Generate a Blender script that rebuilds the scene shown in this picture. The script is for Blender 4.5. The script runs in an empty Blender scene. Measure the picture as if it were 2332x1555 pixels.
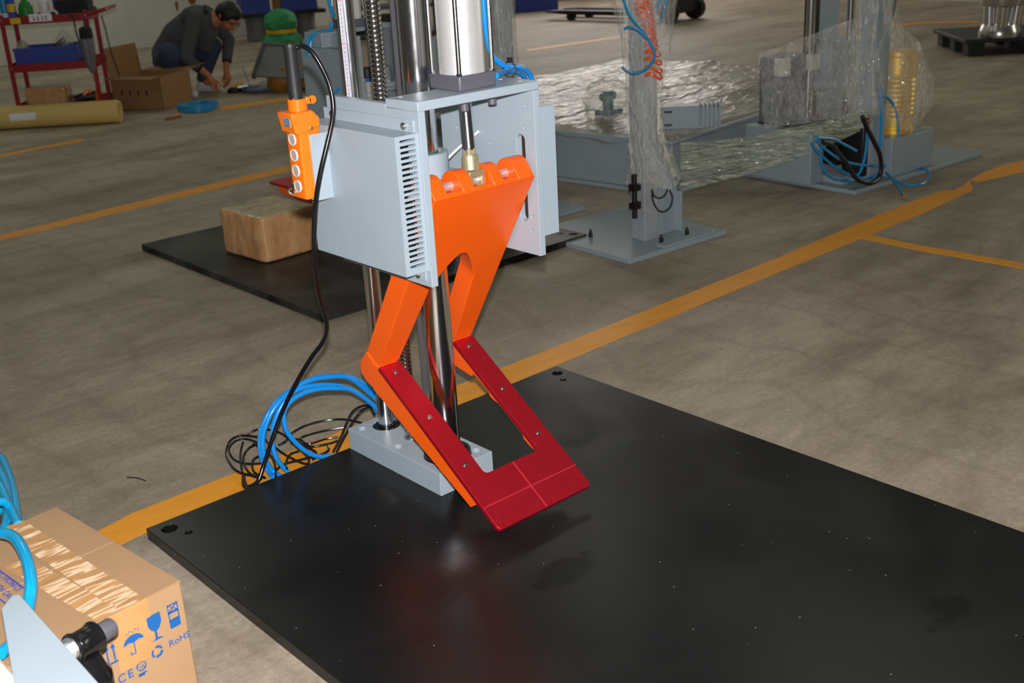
import bpy, bmesh, math, random
from mathutils import Vector, Matrix
from math import sin, cos, pi, radians
random.seed(7)
sc = bpy.context.scene
COL = sc.collection

# ---------------------------------------------------------------- camera
def basis(r, u, d, c):
    m = Matrix.Identity(4)
    for i in range(3):
        m[i][0] = r[i]; m[i][1] = u[i]; m[i][2] = -d[i]; m[i][3] = c[i]
    return m
CAM = (-0.92724, -2.49882, 1.41067)
RV = Vector((0.744449, -0.665616, -0.052448)); UV = Vector((0.272203, 0.230835, 0.934142)); DV = Vector((0.609673, 0.709697, -0.353027))
cd = bpy.data.cameras.new('camera'); cam = bpy.data.objects.new('camera', cd); COL.objects.link(cam)
cam.matrix_world = basis(RV, UV, DV, CAM)
cd.sensor_fit = 'HORIZONTAL'; cd.sensor_width = 22.3; cd.lens = 25.0147
cd.clip_start = 0.05; cd.clip_end = 200
cd.dof.use_dof = True; cd.dof.focus_distance = 2.75; cd.dof.aperture_fstop = 4.0
sc.camera = cam

# ---------------------------------------------------------------- world, flash, hall lamps, exposure
w = bpy.data.worlds.new('world'); sc.world = w; w.use_nodes = True
bg = w.node_tree.nodes['Background']; bg.inputs[0].default_value = (0.95, 0.94, 0.82, 1); bg.inputs[1].default_value = 0.048
sc.view_settings.view_transform = 'Standard'; sc.view_settings.look = 'None'
sc.view_settings.gamma = 1; sc.view_settings.exposure = 0.0
try: sc.view_settings.use_curve_mapping = False
except Exception: pass

def lamp(name, kind, loc, power, color, **k):
    l = bpy.data.lights.new(name, kind); l.energy = power; l.color = color
    o = bpy.data.objects.new(name, l); COL.objects.link(o); o.location = loc
    for a, b in k.items():
        if a == 'rot': o.rotation_euler = b
        else: setattr(l, a, b)
    return o
# the camera's own pop-up flash, a small head just above the lens
FL = Vector(CAM) + UV * 0.095 - DV * 0.02
fo = lamp('camera_flash', 'SPOT', FL, 455, (1.0, 0.965, 0.985), spot_size=radians(88), spot_blend=0.36, shadow_soft_size=0.018)
fo.matrix_world = basis(RV, UV, DV, FL)
# roof lights of the hall (soft daylight through roof panels), plus one added lamp placed for glints on carton tape
for i, (x, y) in enumerate(((-3, 3), (4, 3), (9, 3), (-3, 9), (3.4, 10.6), (9, 8))):
    lamp('roof_and_glint_light', 'AREA', (x, y, 7.4), 62 if i == 4 else 25, (0.97, 1.0, 0.86 if i == 4 else 0.80), shape='RECTANGLE', size=1.8 if i == 4 else 1.2, size_y=2.2 if i == 4 else 3.5)
# daylight through the side door beyond the far right
lamp('door_daylight', 'AREA', (12.2, 10.0, 2.6), 125, (1.0, 0.90, 0.86), shape='RECTANGLE', size=4.0, size_y=3.0, rot=(radians(70), 0, radians(-215)))
lamp('side_window_light', 'AREA', (11.9, -3.0, 3.2), 110, (1.0, 1.0, 0.72), shape='RECTANGLE', size=1.2, size_y=4.2, rot=(radians(90), 0, radians(90)))

# ---------------------------------------------------------------- materials
def lin(c):
    return tuple((v / 12.92 if v <= 0.04045 else ((v + 0.055) / 1.055) ** 2.4) for v in (x / 255 for x in c))
class NT:
    def __init__(s, m): s.t = m.node_tree; s.n = s.t.nodes; s.l = s.t.links
    def new(s, t, **k):
        x = s.n.new(t)
        for a, b in k.items():
            if hasattr(x, a): setattr(x, a, b)
        return x
    def link(s, a, b): s.l.new(a, b)
def mat(name, col, rough=0.5, metal=0.0, noise=0.0, nscale=20.0, bump=0.0, bscale=200.0, spec=0.5, coat=0.0, aniso=None, alpha=1.0):
    m = bpy.data.materials.new(name); m.use_nodes = True
    t = NT(m); b = t.n['Principled BSDF']
    c = (*col, 1)
    b.inputs['Base Color'].default_value = c; b.inputs['Roughness'].default_value = rough; b.inputs['Metallic'].default_value = metal
    b.inputs['Specular IOR Level'].default_value = spec; b.inputs['Coat Weight'].default_value = coat
    tc = None
    if noise > 0 or bump > 0:
        tc = t.new('ShaderNodeTexCoord')
    if noise > 0:
        nz = t.new('ShaderNodeTexNoise'); nz.inputs['Scale'].default_value = nscale; nz.inputs['Detail'].default_value = 6
        t.link(tc.outputs['Object'], nz.inputs['Vector'])
        mx = t.new('ShaderNodeMix', data_type='RGBA', blend_type='MIX')
        mx.inputs[6].default_value = tuple(max(0, v * (1 - noise)) for v in col) + (1,)
        mx.inputs[7].default_value = tuple(min(1, v * (1 + noise)) for v in col) + (1,)
        t.link(nz.outputs['Fac'], mx.inputs[0]); t.link(mx.outputs[2], b.inputs['Base Color'])
        mr = t.new('ShaderNodeMapRange'); mr.inputs[3].default_value = max(0, rough * 0.85); mr.inputs[4].default_value = min(1, rough * 1.15)
        t.link(nz.outputs['Fac'], mr.inputs[0]); t.link(mr.outputs[0], b.inputs['Roughness'])
    if bump > 0:
        n2 = t.new('ShaderNodeTexNoise'); n2.inputs['Scale'].default_value = bscale; n2.inputs['Detail'].default_value = 3
        t.link(tc.outputs['Object'], n2.inputs['Vector'])
        bp = t.new('ShaderNodeBump'); bp.inputs['Strength'].default_value = bump; bp.inputs['Distance'].default_value = 0.002
        t.link(n2.outputs['Fac'], bp.inputs['Height']); t.link(bp.outputs['Normal'], b.inputs['Normal'])
    return m
M = {}
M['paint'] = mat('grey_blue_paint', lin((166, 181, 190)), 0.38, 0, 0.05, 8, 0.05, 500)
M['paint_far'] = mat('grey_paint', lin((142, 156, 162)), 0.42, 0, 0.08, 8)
M['orange'] = mat('orange_paint', (1.0, 0.125, 0.006), 0.36, 0, 0.06, 12, 0.05, 300)
M['orange_plastic'] = mat('orange_plastic', (1.0, 0.20, 0.008), 0.30, 0, 0.03, 30)
M['red'] = mat('red_anodised', (0.62, 0.016, 0.032), 0.40, 0.68, 0.06, 60, 0.04, 900)
M['red_groove_glint'] = mat('red_groove_glint', (0.75, 0.04, 0.07), 0.35, 0.4, 0.05, 60)  # lighter red stands in for light reflected by the engraved grooves
M['chrome'] = mat('chrome_steel', (0.74, 0.74, 0.75), 0.16, 1.0, 0.04, 40)
M['steel'] = mat('bright_steel', (0.62, 0.61, 0.60), 0.25, 1.0, 0.08, 60)
M['screw'] = mat('screw_steel', (0.55, 0.53, 0.50), 0.18, 1.0, 0.10, 60)
M['alu'] = mat('satin_aluminium', (0.84, 0.84, 0.82), 0.42, 0.55, 0.03, 30)
M['dark_block'] = mat('dark_grey_anodised', lin((104, 103, 112)), 0.45, 0.2, 0.06, 30)
M['brass'] = mat('yellow_zinc', (0.60, 0.53, 0.31), 0.42, 0.65, 0.2, 35)
M['gold'] = mat('gold_bellows', (0.78, 0.50, 0.06), 0.36, 0.5, 0.12, 18)
M['black_rubber'] = mat('black_rubber', (0.010, 0.010, 0.011), 0.42, 0, 0.10, 30)
M['black_gloss'] = mat('black_gloss_plastic', (0.008, 0.008, 0.009), 0.18, 0, 0.05, 30)
M['black'] = mat('black_plastic', (0.018, 0.018, 0.019), 0.5, 0, 0.10, 30)
M['dark'] = mat('dark_steel', (0.035, 0.033, 0.032), 0.35, 0.7, 0.10, 30)
M['blue_hose'] = mat('blue_hose', (0.006, 0.28, 0.80), 0.24, 0, 0.04, 30, coat=0.3)
M['cyan_hose'] = mat('cyan_hose', (0.004, 0.34, 0.62), 0.24, 0, 0.04, 30, coat=0.3)
M['blue_far'] = mat('blue_tube_far', (0.012, 0.26, 0.54), 0.3, 0, 0.05, 30)
M['white'] = mat('white_label', (0.78, 0.78, 0.80), 0.5, 0, 0.04, 60)
M['cream'] = mat('cream_plastic', (0.66, 0.64, 0.56), 0.5, 0, 0.05, 30)
M['lens'] = mat('pale_button', (0.50, 0.42, 0.36), 0.25, 0, 0.05, 90)
M['scale'] = mat('scale_tape', (0.50, 0.49, 0.56), 0.5, 0, 0.04, 60)
M['ink_black'] = mat('black_ink', (0.02, 0.02, 0.03), 0.6, 0, 0.05, 90)
M['ink_red'] = mat('red_ink', (0.65, 0.05, 0.10), 0.6, 0, 0.05, 90)
M['ink_blue'] = mat('blue_ink', (0.007, 0.11, 0.36), 0.6, 0, 0.12, 150)
M['ink_violet'] = mat('violet_blue_ink', (0.03, 0.07, 0.42), 0.6, 0, 0.12, 150)
M['card'] = mat('brown_cardboard', lin((170, 135, 98)), 0.72, 0, 0.07, 9, 0.06, 260)
M['card_dark'] = mat('dull_cardboard', lin((150, 112, 70)), 0.8, 0, 0.10, 9)
M['cart_red'] = mat('dark_red_enamel', lin((140, 18, 26)), 0.35, 0, 0.06, 12)
M['bin_blue'] = mat('blue_crate_plastic', lin((42, 62, 150)), 0.5, 0, 0.08, 14)
M['green'] = mat('green_plastic', lin((30, 128, 50)), 0.5, 0, 0.1, 20)
M['sack_green'] = mat('green_woven_sack', lin((48, 140, 88)), 0.75, 0, 0.2, 25, 0.4, 180)
M['yellow'] = mat('yellow_plastic', lin((220, 180, 30)), 0.5, 0, 0.08, 20)
M['amber'] = mat('amber_wrap', lin((170, 120, 40)), 0.4, 0, 0.3, 10, 0.3, 60)
M['paper_tube'] = mat('yellow_kraft_paper', lin((206, 178, 105)), 0.7, 0, 0.06, 12)
M['grey_mid'] = mat('mid_grey_plastic', lin((105, 105, 108)), 0.55, 0, 0.08, 14)
M['grey_dark'] = mat('dark_grey_fabric', lin((70, 70, 74)), 0.8, 0, 0.12, 14)
M['galv'] = mat('galvanised_steel', (0.42, 0.46, 0.49), 0.30, 0.35, 0.15, 35)
M['skin'] = mat('skin', lin((176, 112, 78)), 0.55, 0, 0.06, 20)
M['hair'] = mat('black_hair', (0.006, 0.005, 0.005), 0.55, 0, 0.3, 90, 0.5, 220)
M['jacket'] = mat('grey_jacket_cloth', lin((72, 72, 75)), 0.85, 0, 0.12, 12, 0.3, 120)
M['collar'] = mat('black_cloth', (0.012, 0.012, 0.014), 0.85, 0, 0.12, 20)
M['jeans'] = mat('dark_blue_denim', lin((48, 60, 82)), 0.85, 0, 0.25, 10, 0.2, 160)
M['shoe'] = mat('white_canvas', lin((205, 200, 205)), 0.7, 0, 0.06, 20)
M['orange_coil'] = mat('orange_coil_tube', (0.80, 0.11, 0.02), 0.25, 0, 0.05, 30, coat=0.3)
M['lime'] = mat('green_grey_enamel', lin((120, 138, 120)), 0.45, 0, 0.08, 12)
M['teal'] = mat('teal_plastic', lin((40, 105, 100)), 0.4, 0, 0.1, 20)
M['shaft'] = mat('ground_shaft', (0.60, 0.58, 0.58), 0.34, 0.55, 0.05, 60)
M['slot_shade'] = mat('brown_slot_shade', lin((84, 62, 56)), 0.5, 0.2, 0.2, 20)  # brown standing in for the shade inside the pivot slot
M['plank'] = mat('brown_board', lin((130, 92, 50)), 0.75, 0, 0.15, 8)

def wallmat():
    m = bpy.data.materials.new('painted_plaster'); m.use_nodes = True; t = NT(m); b = t.n['Principled BSDF']
    tc = t.new('ShaderNodeTexCoord'); n = t.new('ShaderNodeTexNoise'); n.inputs['Scale'].default_value = 1.3; n.inputs['Detail'].default_value = 8
    t.link(tc.outputs['Object'], n.inputs['Vector'])
    r = t.new('ShaderNodeValToRGB'); r.color_ramp.elements[0].position = 0.3; r.color_ramp.elements[0].color = (0.58, 0.57, 0.51, 1)
    r.color_ramp.elements[1].position = 0.7; r.color_ramp.elements[1].color = (0.74, 0.72, 0.66, 1)
    t.link(n.outputs['Fac'], r.inputs[0]); t.link(r.outputs[0], b.inputs['Base Color']); b.inputs['Roughness'].default_value = 0.75
    return m
M['wall'] = wallmat()

def floormat():
    m = bpy.data.materials.new('worn_concrete'); m.use_nodes = True; t = NT(m); b = t.n['Principled BSDF']
    tc = t.new('ShaderNodeTexCoord')
    def nz(scale, detail=6, rough=0.6, vec=None, dist=0.0):
        n = t.new('ShaderNodeTexNoise'); n.inputs['Scale'].default_value = scale; n.inputs['Detail'].default_value = detail
        n.inputs['Roughness'].default_value = rough; n.inputs['Distortion'].default_value = dist
        t.link(vec or tc.outputs['Object'], n.inputs['Vector']); return n
    mp = t.new('ShaderNodeMapping'); mp.inputs['Scale'].default_value = (1.0, 2.6, 1.0); mp.inputs['Rotation'].default_value = (0, 0, 0.35)
    t.link(tc.outputs['Object'], mp.inputs['Vector'])
    big = nz(0.7, 5, 0.62, mp.outputs['Vector'], 0.3); mid = nz(3.4, 8, 0.7, mp.outputs['Vector'], 0.5); fine = nz(55, 6, 0.8)
    grain = nz(420, 2, 0.5)
    r1 = t.new('ShaderNodeValToRGB'); e = r1.color_ramp.elements
    e[0].position = 0.32; e[0].color = (*lin((136, 124, 105)), 1); e[1].position = 0.62; e[1].color = (*lin((182, 171, 154)), 1)
    t.link(big.outputs['Fac'], r1.inputs[0])
    r2 = t.new('ShaderNodeValToRGB'); e = r2.color_ramp.elements
    e[0].position = 0.34; e[0].color = (0.70, 0.68, 0.64, 1); e[1].position = 0.60; e[1].color = (1.04, 1.03, 1.0, 1)
    t.link(mid.outputs['Fac'], r2.inputs[0])
    m1 = t.new('ShaderNodeMix', data_type='RGBA', blend_type='MULTIPLY'); m1.inputs[0].default_value = 0.75
    t.link(r1.outputs[0], m1.inputs[6]); t.link(r2.outputs[0], m1.inputs[7])
    r3 = t.new('ShaderNodeValToRGB'); e = r3.color_ramp.elements
    e[0].position = 0.32; e[0].color = (0.74, 0.72, 0.70, 1); e[1].position = 0.66; e[1].color = (1.12, 1.10, 1.08, 1)
    t.link(fine.outputs['Fac'], r3.inputs[0])
    m2 = t.new('ShaderNodeMix', data_type='RGBA', blend_type='MULTIPLY'); m2.inputs[0].default_value = 0.95
    t.link(m1.outputs[2], m2.inputs[6]); t.link(r3.outputs[0], m2.inputs[7])
    # curved tyre scuffs
    wv = t.new('ShaderNodeTexWave'); wv.inputs['Scale'].default_value = 1.1; wv.inputs['Distortion'].default_value = 9; wv.inputs['Detail'].default_value = 4; wv.inputs['Detail Scale'].default_value = 0.9
    t.link(tc.outputs['Object'], wv.inputs['Vector'])
    r4 = t.new('ShaderNodeValToRGB'); e = r4.color_ramp.elements
    e[0].position = 0.0; e[0].color = (0.70, 0.68, 0.66, 1); e[1].position = 0.10; e[1].color = (1, 1, 1, 1)
    t.link(wv.outputs['Fac'], r4.inputs[0])
    m3 = t.new('ShaderNodeMix', data_type='RGBA', blend_type='MULTIPLY'); m3.inputs[0].default_value = 0.35
    t.link(m2.outputs[2], m3.inputs[6]); t.link(r4.outputs[0], m3.inputs[7])
    t.link(m3.outputs[2], b.inputs['Base Color'])
    mr = t.new('ShaderNodeMapRange'); mr.inputs[3].default_value = 0.42; mr.inputs[4].default_value = 0.75
    t.link(mid.outputs['Fac'], mr.inputs[0]); t.link(mr.outputs[0], b.inputs['Roughness'])
    bp = t.new('ShaderNodeBump'); bp.inputs['Strength'].default_value = 0.25; bp.inputs['Distance'].default_value = 0.002
    t.link(grain.outputs['Fac'], bp.inputs['Height']); t.link(bp.outputs['Normal'], b.inputs['Normal'])
    return m
M['floor'] = floormat()

def linemat():
    m = bpy.data.materials.new('worn_yellow_paint'); m.use_nodes = True; t = NT(m); b = t.n['Principled BSDF']
    tc = t.new('ShaderNodeTexCoord')
    mp = t.new('ShaderNodeMapping'); mp.inputs['Scale'].default_value = (0.8, 5, 1); t.link(tc.outputs['Object'], mp.inputs['Vector'])
    n = t.new('ShaderNodeTexNoise'); n.inputs['Scale'].default_value = 6; n.inputs['Detail'].default_value = 9; n.inputs['Roughness'].default_value = 0.75
    t.link(mp.outputs['Vector'], n.inputs['Vector'])
    r = t.new('ShaderNodeValToRGB'); e = r.color_ramp.elements
    e[0].position = 0.28; e[0].color = (*lin((160, 122, 58)), 1); e[1].position = 0.40; e[1].color = (*lin((232, 152, 30)), 1)
    x = e.new(0.7); x.color = (*lin((244, 166, 36)), 1)
    t.link(n.outputs['Fac'], r.inputs[0]); t.link(r.outputs[0], b.inputs['Base Color']); b.inputs['Roughness'].default_value = 0.5
    return m
M['line'] = linemat()

def platemat(name, dusty):  # dusty greys the colour, for dust and for painted reflection haze
    m = bpy.data.materials.new(name); m.use_nodes = True; t = NT(m); b = t.n['Principled BSDF']
    tc = t.new('ShaderNodeTexCoord')
    n = t.new('ShaderNodeTexNoise'); n.inputs['Scale'].default_value = 3.2; n.inputs['Detail'].default_value = 7; n.inputs['Distortion'].default_value = 0.6
    t.link(tc.outputs['Object'], n.inputs['Vector'])
    r = t.new('ShaderNodeValToRGB'); e = r.color_ramp.elements
    e[0].position = 0.35; e[0].color = (0.0055, 0.0055, 0.006, 1); e[1].position = 0.75; e[1].color = (0.012 + dusty, 0.012 + dusty, 0.0118 + dusty * 0.9, 1)
    t.link(n.outputs['Fac'], r.inputs[0])
    # specks of swarf
    v = t.new('ShaderNodeTexVoronoi'); v.inputs['Scale'].default_value = 55; t.link(tc.outputs['Object'], v.inputs['Vector'])
    lt = t.new('ShaderNodeMath', operation='LESS_THAN'); lt.inputs[1].default_value = 0.075; t.link(v.outputs['Distance'], lt.inputs[0])
    sp = t.new('ShaderNodeSeparateColor'); t.link(v.outputs['Color'], sp.inputs[0])
    gt = t.new('ShaderNodeMath', operation='GREATER_THAN'); gt.inputs[1].default_value = 0.93; t.link(sp.outputs[0], gt.inputs[0])
    mu = t.new('ShaderNodeMath', operation='MULTIPLY'); t.link(lt.outputs[0], mu.inputs[0]); t.link(gt.outputs[0], mu.inputs[1])
    mx = t.new('ShaderNodeMix', data_type='RGBA'); mx.inputs[7].default_value = (0.45, 0.44, 0.42, 1)
    t.link(mu.outputs[0], mx.inputs[0]); t.link(r.outputs[0], mx.inputs[6])
    # long arced scratches
    wv = t.new('ShaderNodeTexWave', wave_type='RINGS'); wv.inputs['Scale'].default_value = 2.6; wv.inputs['Distortion'].default_value = 0.8; wv.inputs['Detail'].default_value = 2
    mp = t.new('ShaderNodeMapping'); mp.inputs['Location'].default_value = (-0.2, 0.3, 0); t.link(tc.outputs['Object'], mp.inputs['Vector']); t.link(mp.outputs[0], wv.inputs['Vector'])
    g2 = t.new('ShaderNodeMath', operation='GREATER_THAN'); g2.inputs[1].default_value = 0.9992; t.link(wv.outputs['Fac'], g2.inputs[0])
    g3 = t.new('ShaderNodeMath', operation='MULTIPLY'); t.link(g2.outputs[0], g3.inputs[0]); t.link(n.outputs['Fac'], g3.inputs[1])
    g4 = t.new('ShaderNodeMath', operation='MULTIPLY'); t.link(g3.outputs[0], g4.inputs[0]); g4.inputs[1].default_value = 0.0
    m2 = t.new('ShaderNodeMix', data_type='RGBA'); m2.inputs[7].default_value = (0.22, 0.21, 0.20, 1)
    t.link(g4.outputs[0], m2.inputs[0]); t.link(mx.outputs[2], m2.inputs[6]); t.link(m2.outputs[2], b.inputs['Base Color'])
    mr = t.new('ShaderNodeMapRange'); mr.inputs[3].default_value = 0.17 + dusty * 2; mr.inputs[4].default_value = 0.36 + dusty * 3
    t.link(n.outputs['Fac'], mr.inputs[0]); t.link(mr.outputs[0], b.inputs['Roughness'])
    if dusty == 0:
        # oily smears and a scuffed patch where test boxes land
        n5 = t.new('ShaderNodeTexNoise'); n5.inputs['Scale'].default_value = 16; n5.inputs['Detail'].default_value = 5; t.link(tc.outputs['Object'], n5.inputs['Vector'])
        tot = None
        for (cx, cy, rx, ry) in ((.56, -.89, .10, .05), (1.06, -.45, .07, .04), (1.02, -1.56, .09, .05)):
            mq = t.new('ShaderNodeMapping'); mq.inputs['Location'].default_value = (-cx / rx, -cy / ry, 0); mq.inputs['Scale'].default_value = (1 / rx, 1 / ry, 0)
            t.link(tc.outputs['Object'], mq.inputs['Vector'])
            ln = t.new('ShaderNodeVectorMath', operation='LENGTH'); t.link(mq.outputs['Vector'], ln.inputs[0])
            ad = t.new('ShaderNodeMath', operation='MULTIPLY_ADD'); ad.inputs[1].default_value = 2.6; t.link(n5.outputs['Fac'], ad.inputs[0]); t.link(ln.outputs['Value'], ad.inputs[2])
            mk_ = t.new('ShaderNodeMapRange'); mk_.inputs[1].default_value = 1.9; mk_.inputs[2].default_value = 2.15; mk_.inputs[3].default_value = 1; mk_.inputs[4].default_value = 0; t.link(ad.outputs[0], mk_.inputs[0])
            if tot is None: tot = mk_.outputs[0]
            else:
                mx_ = t.new('ShaderNodeMath', operation='MAXIMUM'); t.link(tot, mx_.inputs[0]); t.link(mk_.outputs[0], mx_.inputs[1]); tot = mx_.outputs[0]
        m5 = t.new('ShaderNodeMix', data_type='RGBA'); m5.inputs[7].default_value = (0.005, 0.005, 0.005, 1); t.link(tot, m5.inputs[0]); t.link(m2.outputs[2], m5.inputs[6]); t.link(m5.outputs[2], b.inputs['Base Color'])
        sr = t.new('ShaderNodeMapRange'); sr.inputs[3].default_value = 0.28; sr.inputs[4].default_value = 0.20; t.link(tot, sr.inputs[0]); t.link(sr.outputs[0], b.inputs['Specular IOR Level'])
    b.inputs['Specular IOR Level'].default_value = 0.28 - dusty
    return m
M['plate'] = platemat('black_coated_steel', 0.0); M['plate_far'] = platemat('black_steel_dust_haze', 0.06)  # second plate's grey covers dust and a painted haze of hall reflection

def filmmat(name, base, op, scale=(6, 6, 6), stretch=1.0, rough=0.14, crease_glint=0.45, bd=0.03):
    m = bpy.data.materials.new(name); m.use_nodes = True; t = NT(m); b = t.n['Principled BSDF']; out = t.n['Material Output']
    tc = t.new('ShaderNodeTexCoord'); mp = t.new('ShaderNodeMapping'); mp.inputs['Scale'].default_value = scale; t.link(tc.outputs['Object'], mp.inputs['Vector'])
    n = t.new('ShaderNodeTexNoise'); n.inputs['Scale'].default_value = 3; n.inputs['Detail'].default_value = 6; n.inputs['Roughness'].default_value = 0.65; n.inputs['Distortion'].default_value = 0.9
    t.link(mp.outputs['Vector'], n.inputs['Vector'])
    b.inputs['Base Color'].default_value = (*base, 1); b.inputs['Roughness'].default_value = rough; b.inputs['Specular IOR Level'].default_value = 0.8
    nb = t.new('ShaderNodeTexNoise'); nb.inputs['Scale'].default_value = 4.5; nb.inputs['Detail'].default_value = 1.5; nb.inputs['Roughness'].default_value = 0.45; nb.inputs['Distortion'].default_value = 1.2
    t.link(mp.outputs['Vector'], nb.inputs['Vector'])
    bp = t.new('ShaderNodeBump'); bp.inputs['Strength'].default_value = 1.0; bp.inputs['Distance'].default_value = bd
    t.link(nb.outputs['Fac'], bp.inputs['Height']); t.link(bp.outputs['Normal'], b.inputs['Normal'])
    tr = t.new('ShaderNodeBsdfTransparent'); tr.inputs[0].default_value = (0.97, 0.97, 0.95, 1)
    mr = t.new('ShaderNodeMapRange'); mr.inputs[1].default_value = 0.35; mr.inputs[2].default_value = 0.72; mr.inputs[3].default_value = op * 0.45; mr.inputs[4].default_value = min(1, op * 1.7)
    t.link(n.outputs['Fac'], mr.inputs[0])
    # creases: ridges of a second noise made more opaque, pale streaks painted as highlights
    n2 = t.new('ShaderNodeTexNoise'); n2.inputs['Scale'].default_value = 7; n2.inputs['Detail'].default_value = 4; n2.inputs['Distortion'].default_value = 1.6
    t.link(mp.outputs['Vector'], n2.inputs['Vector'])
    s1 = t.new('ShaderNodeMath', operation='SUBTRACT'); s1.inputs[1].default_value = 0.5; t.link(n2.outputs['Fac'], s1.inputs[0])
    s2 = t.new('ShaderNodeMath', operation='ABSOLUTE'); t.link(s1.outputs[0], s2.inputs[0])
    s3 = t.new('ShaderNodeMapRange'); s3.inputs[1].default_value = 0.0; s3.inputs[2].default_value = 0.022; s3.inputs[3].default_value = crease_glint; s3.inputs[4].default_value = 0.0; t.link(s2.outputs[0], s3.inputs[0])
    s4 = t.new('ShaderNodeMath', operation='ADD', use_clamp=True); t.link(mr.outputs[0], s4.inputs[0]); t.link(s3.outputs[0], s4.inputs[1])
    mr = s4
    ms = t.new('ShaderNodeMixShader'); t.link(mr.outputs[0], ms.inputs[0]); t.link(tr.outputs[0], ms.inputs[1]); t.link(b.outputs[0], ms.inputs[2])
    t.link(ms.outputs[0], out.inputs['Surface'])
    return m
M['film'] = filmmat('clear_stretch_film', (0.90, 0.90, 0.84), 0.20, (7, 7, 1.8), rough=0.07, crease_glint=0.26, bd=0.022)
M['film_band'] = filmmat('stretched_film_band', (0.66, 0.70, 0.52), 0.42, (1.5, 1.5, 14))
M['film_sheet'] = filmmat('dusty_film_sheet', lin((158, 146, 122)), 0.50, (1.3, 3.2, 3), rough=0.2, crease_glint=0.3, bd=0.02)

def tapemat(name, a, b_, gl=0.15, sc_=(1, 1, 1), br=0.55):
    m = bpy.data.materials.new(name); m.use_nodes = True; t = NT(m); b = t.n['Principled BSDF']
    tc = t.new('ShaderNodeTexCoord'); mp = t.new('ShaderNodeMapping'); mp.inputs['Scale'].default_value = sc_; t.link(tc.outputs['Object'], mp.inputs['Vector'])
    n = t.new('ShaderNodeTexNoise'); n.inputs['Scale'].default_value = 12; n.inputs['Detail'].default_value = 7; n.inputs['Roughness'].default_value = 0.7
    t.link(mp.outputs['Vector'], n.inputs['Vector'])
    r = t.new('ShaderNodeValToRGB'); e = r.color_ramp.elements
    e[0].position = 0.35; e[0].color = (*a, 1); e[1].position = 0.68; e[1].color = (*b_, 1)
    t.link(n.outputs['Fac'], r.inputs[0]); t.link(r.outputs[0], b.inputs['Base Color']); b.inputs['Roughness'].default_value = gl
    nb = t.new('ShaderNodeTexNoise'); nb.inputs['Scale'].default_value = 12; nb.inputs['Detail'].default_value = 1.0; nb.inputs['Roughness'].default_value = 0.4
    t.link(mp.outputs['Vector'], nb.inputs['Vector'])
    bp = t.new('ShaderNodeBump'); bp.inputs['Strength'].default_value = br; bp.inputs['Distance'].default_value = 0.01
    t.link(nb.outputs['Fac'], bp.inputs['Height']); t.link(bp.outputs['Normal'], b.inputs['Normal'])
    return m
M['tape'] = tapemat('brown_packing_tape', lin((186, 136, 84)), lin((196, 150, 98)), 0.09, (1.2, 4, 1), 0.15)
M['tape_wrap'] = tapemat('tape_wrapped_card', lin((186, 136, 86)), lin((208, 164, 116)), 0.14, (1.6, 1.6, .9), 0.8)
M['tape_top'] = tapemat('tape_wrapped_card_pale_top', lin((176, 162, 128)), lin((200, 188, 154)), 0.2, (1.6, 1.6, 2), 0.8)  # carton tops coloured paler to make up for the grazing flash
M['clear'] = filmmat('clear_bowl', (0.7, 0.7, 0.62), 0.4, (4, 4, 4))

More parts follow.
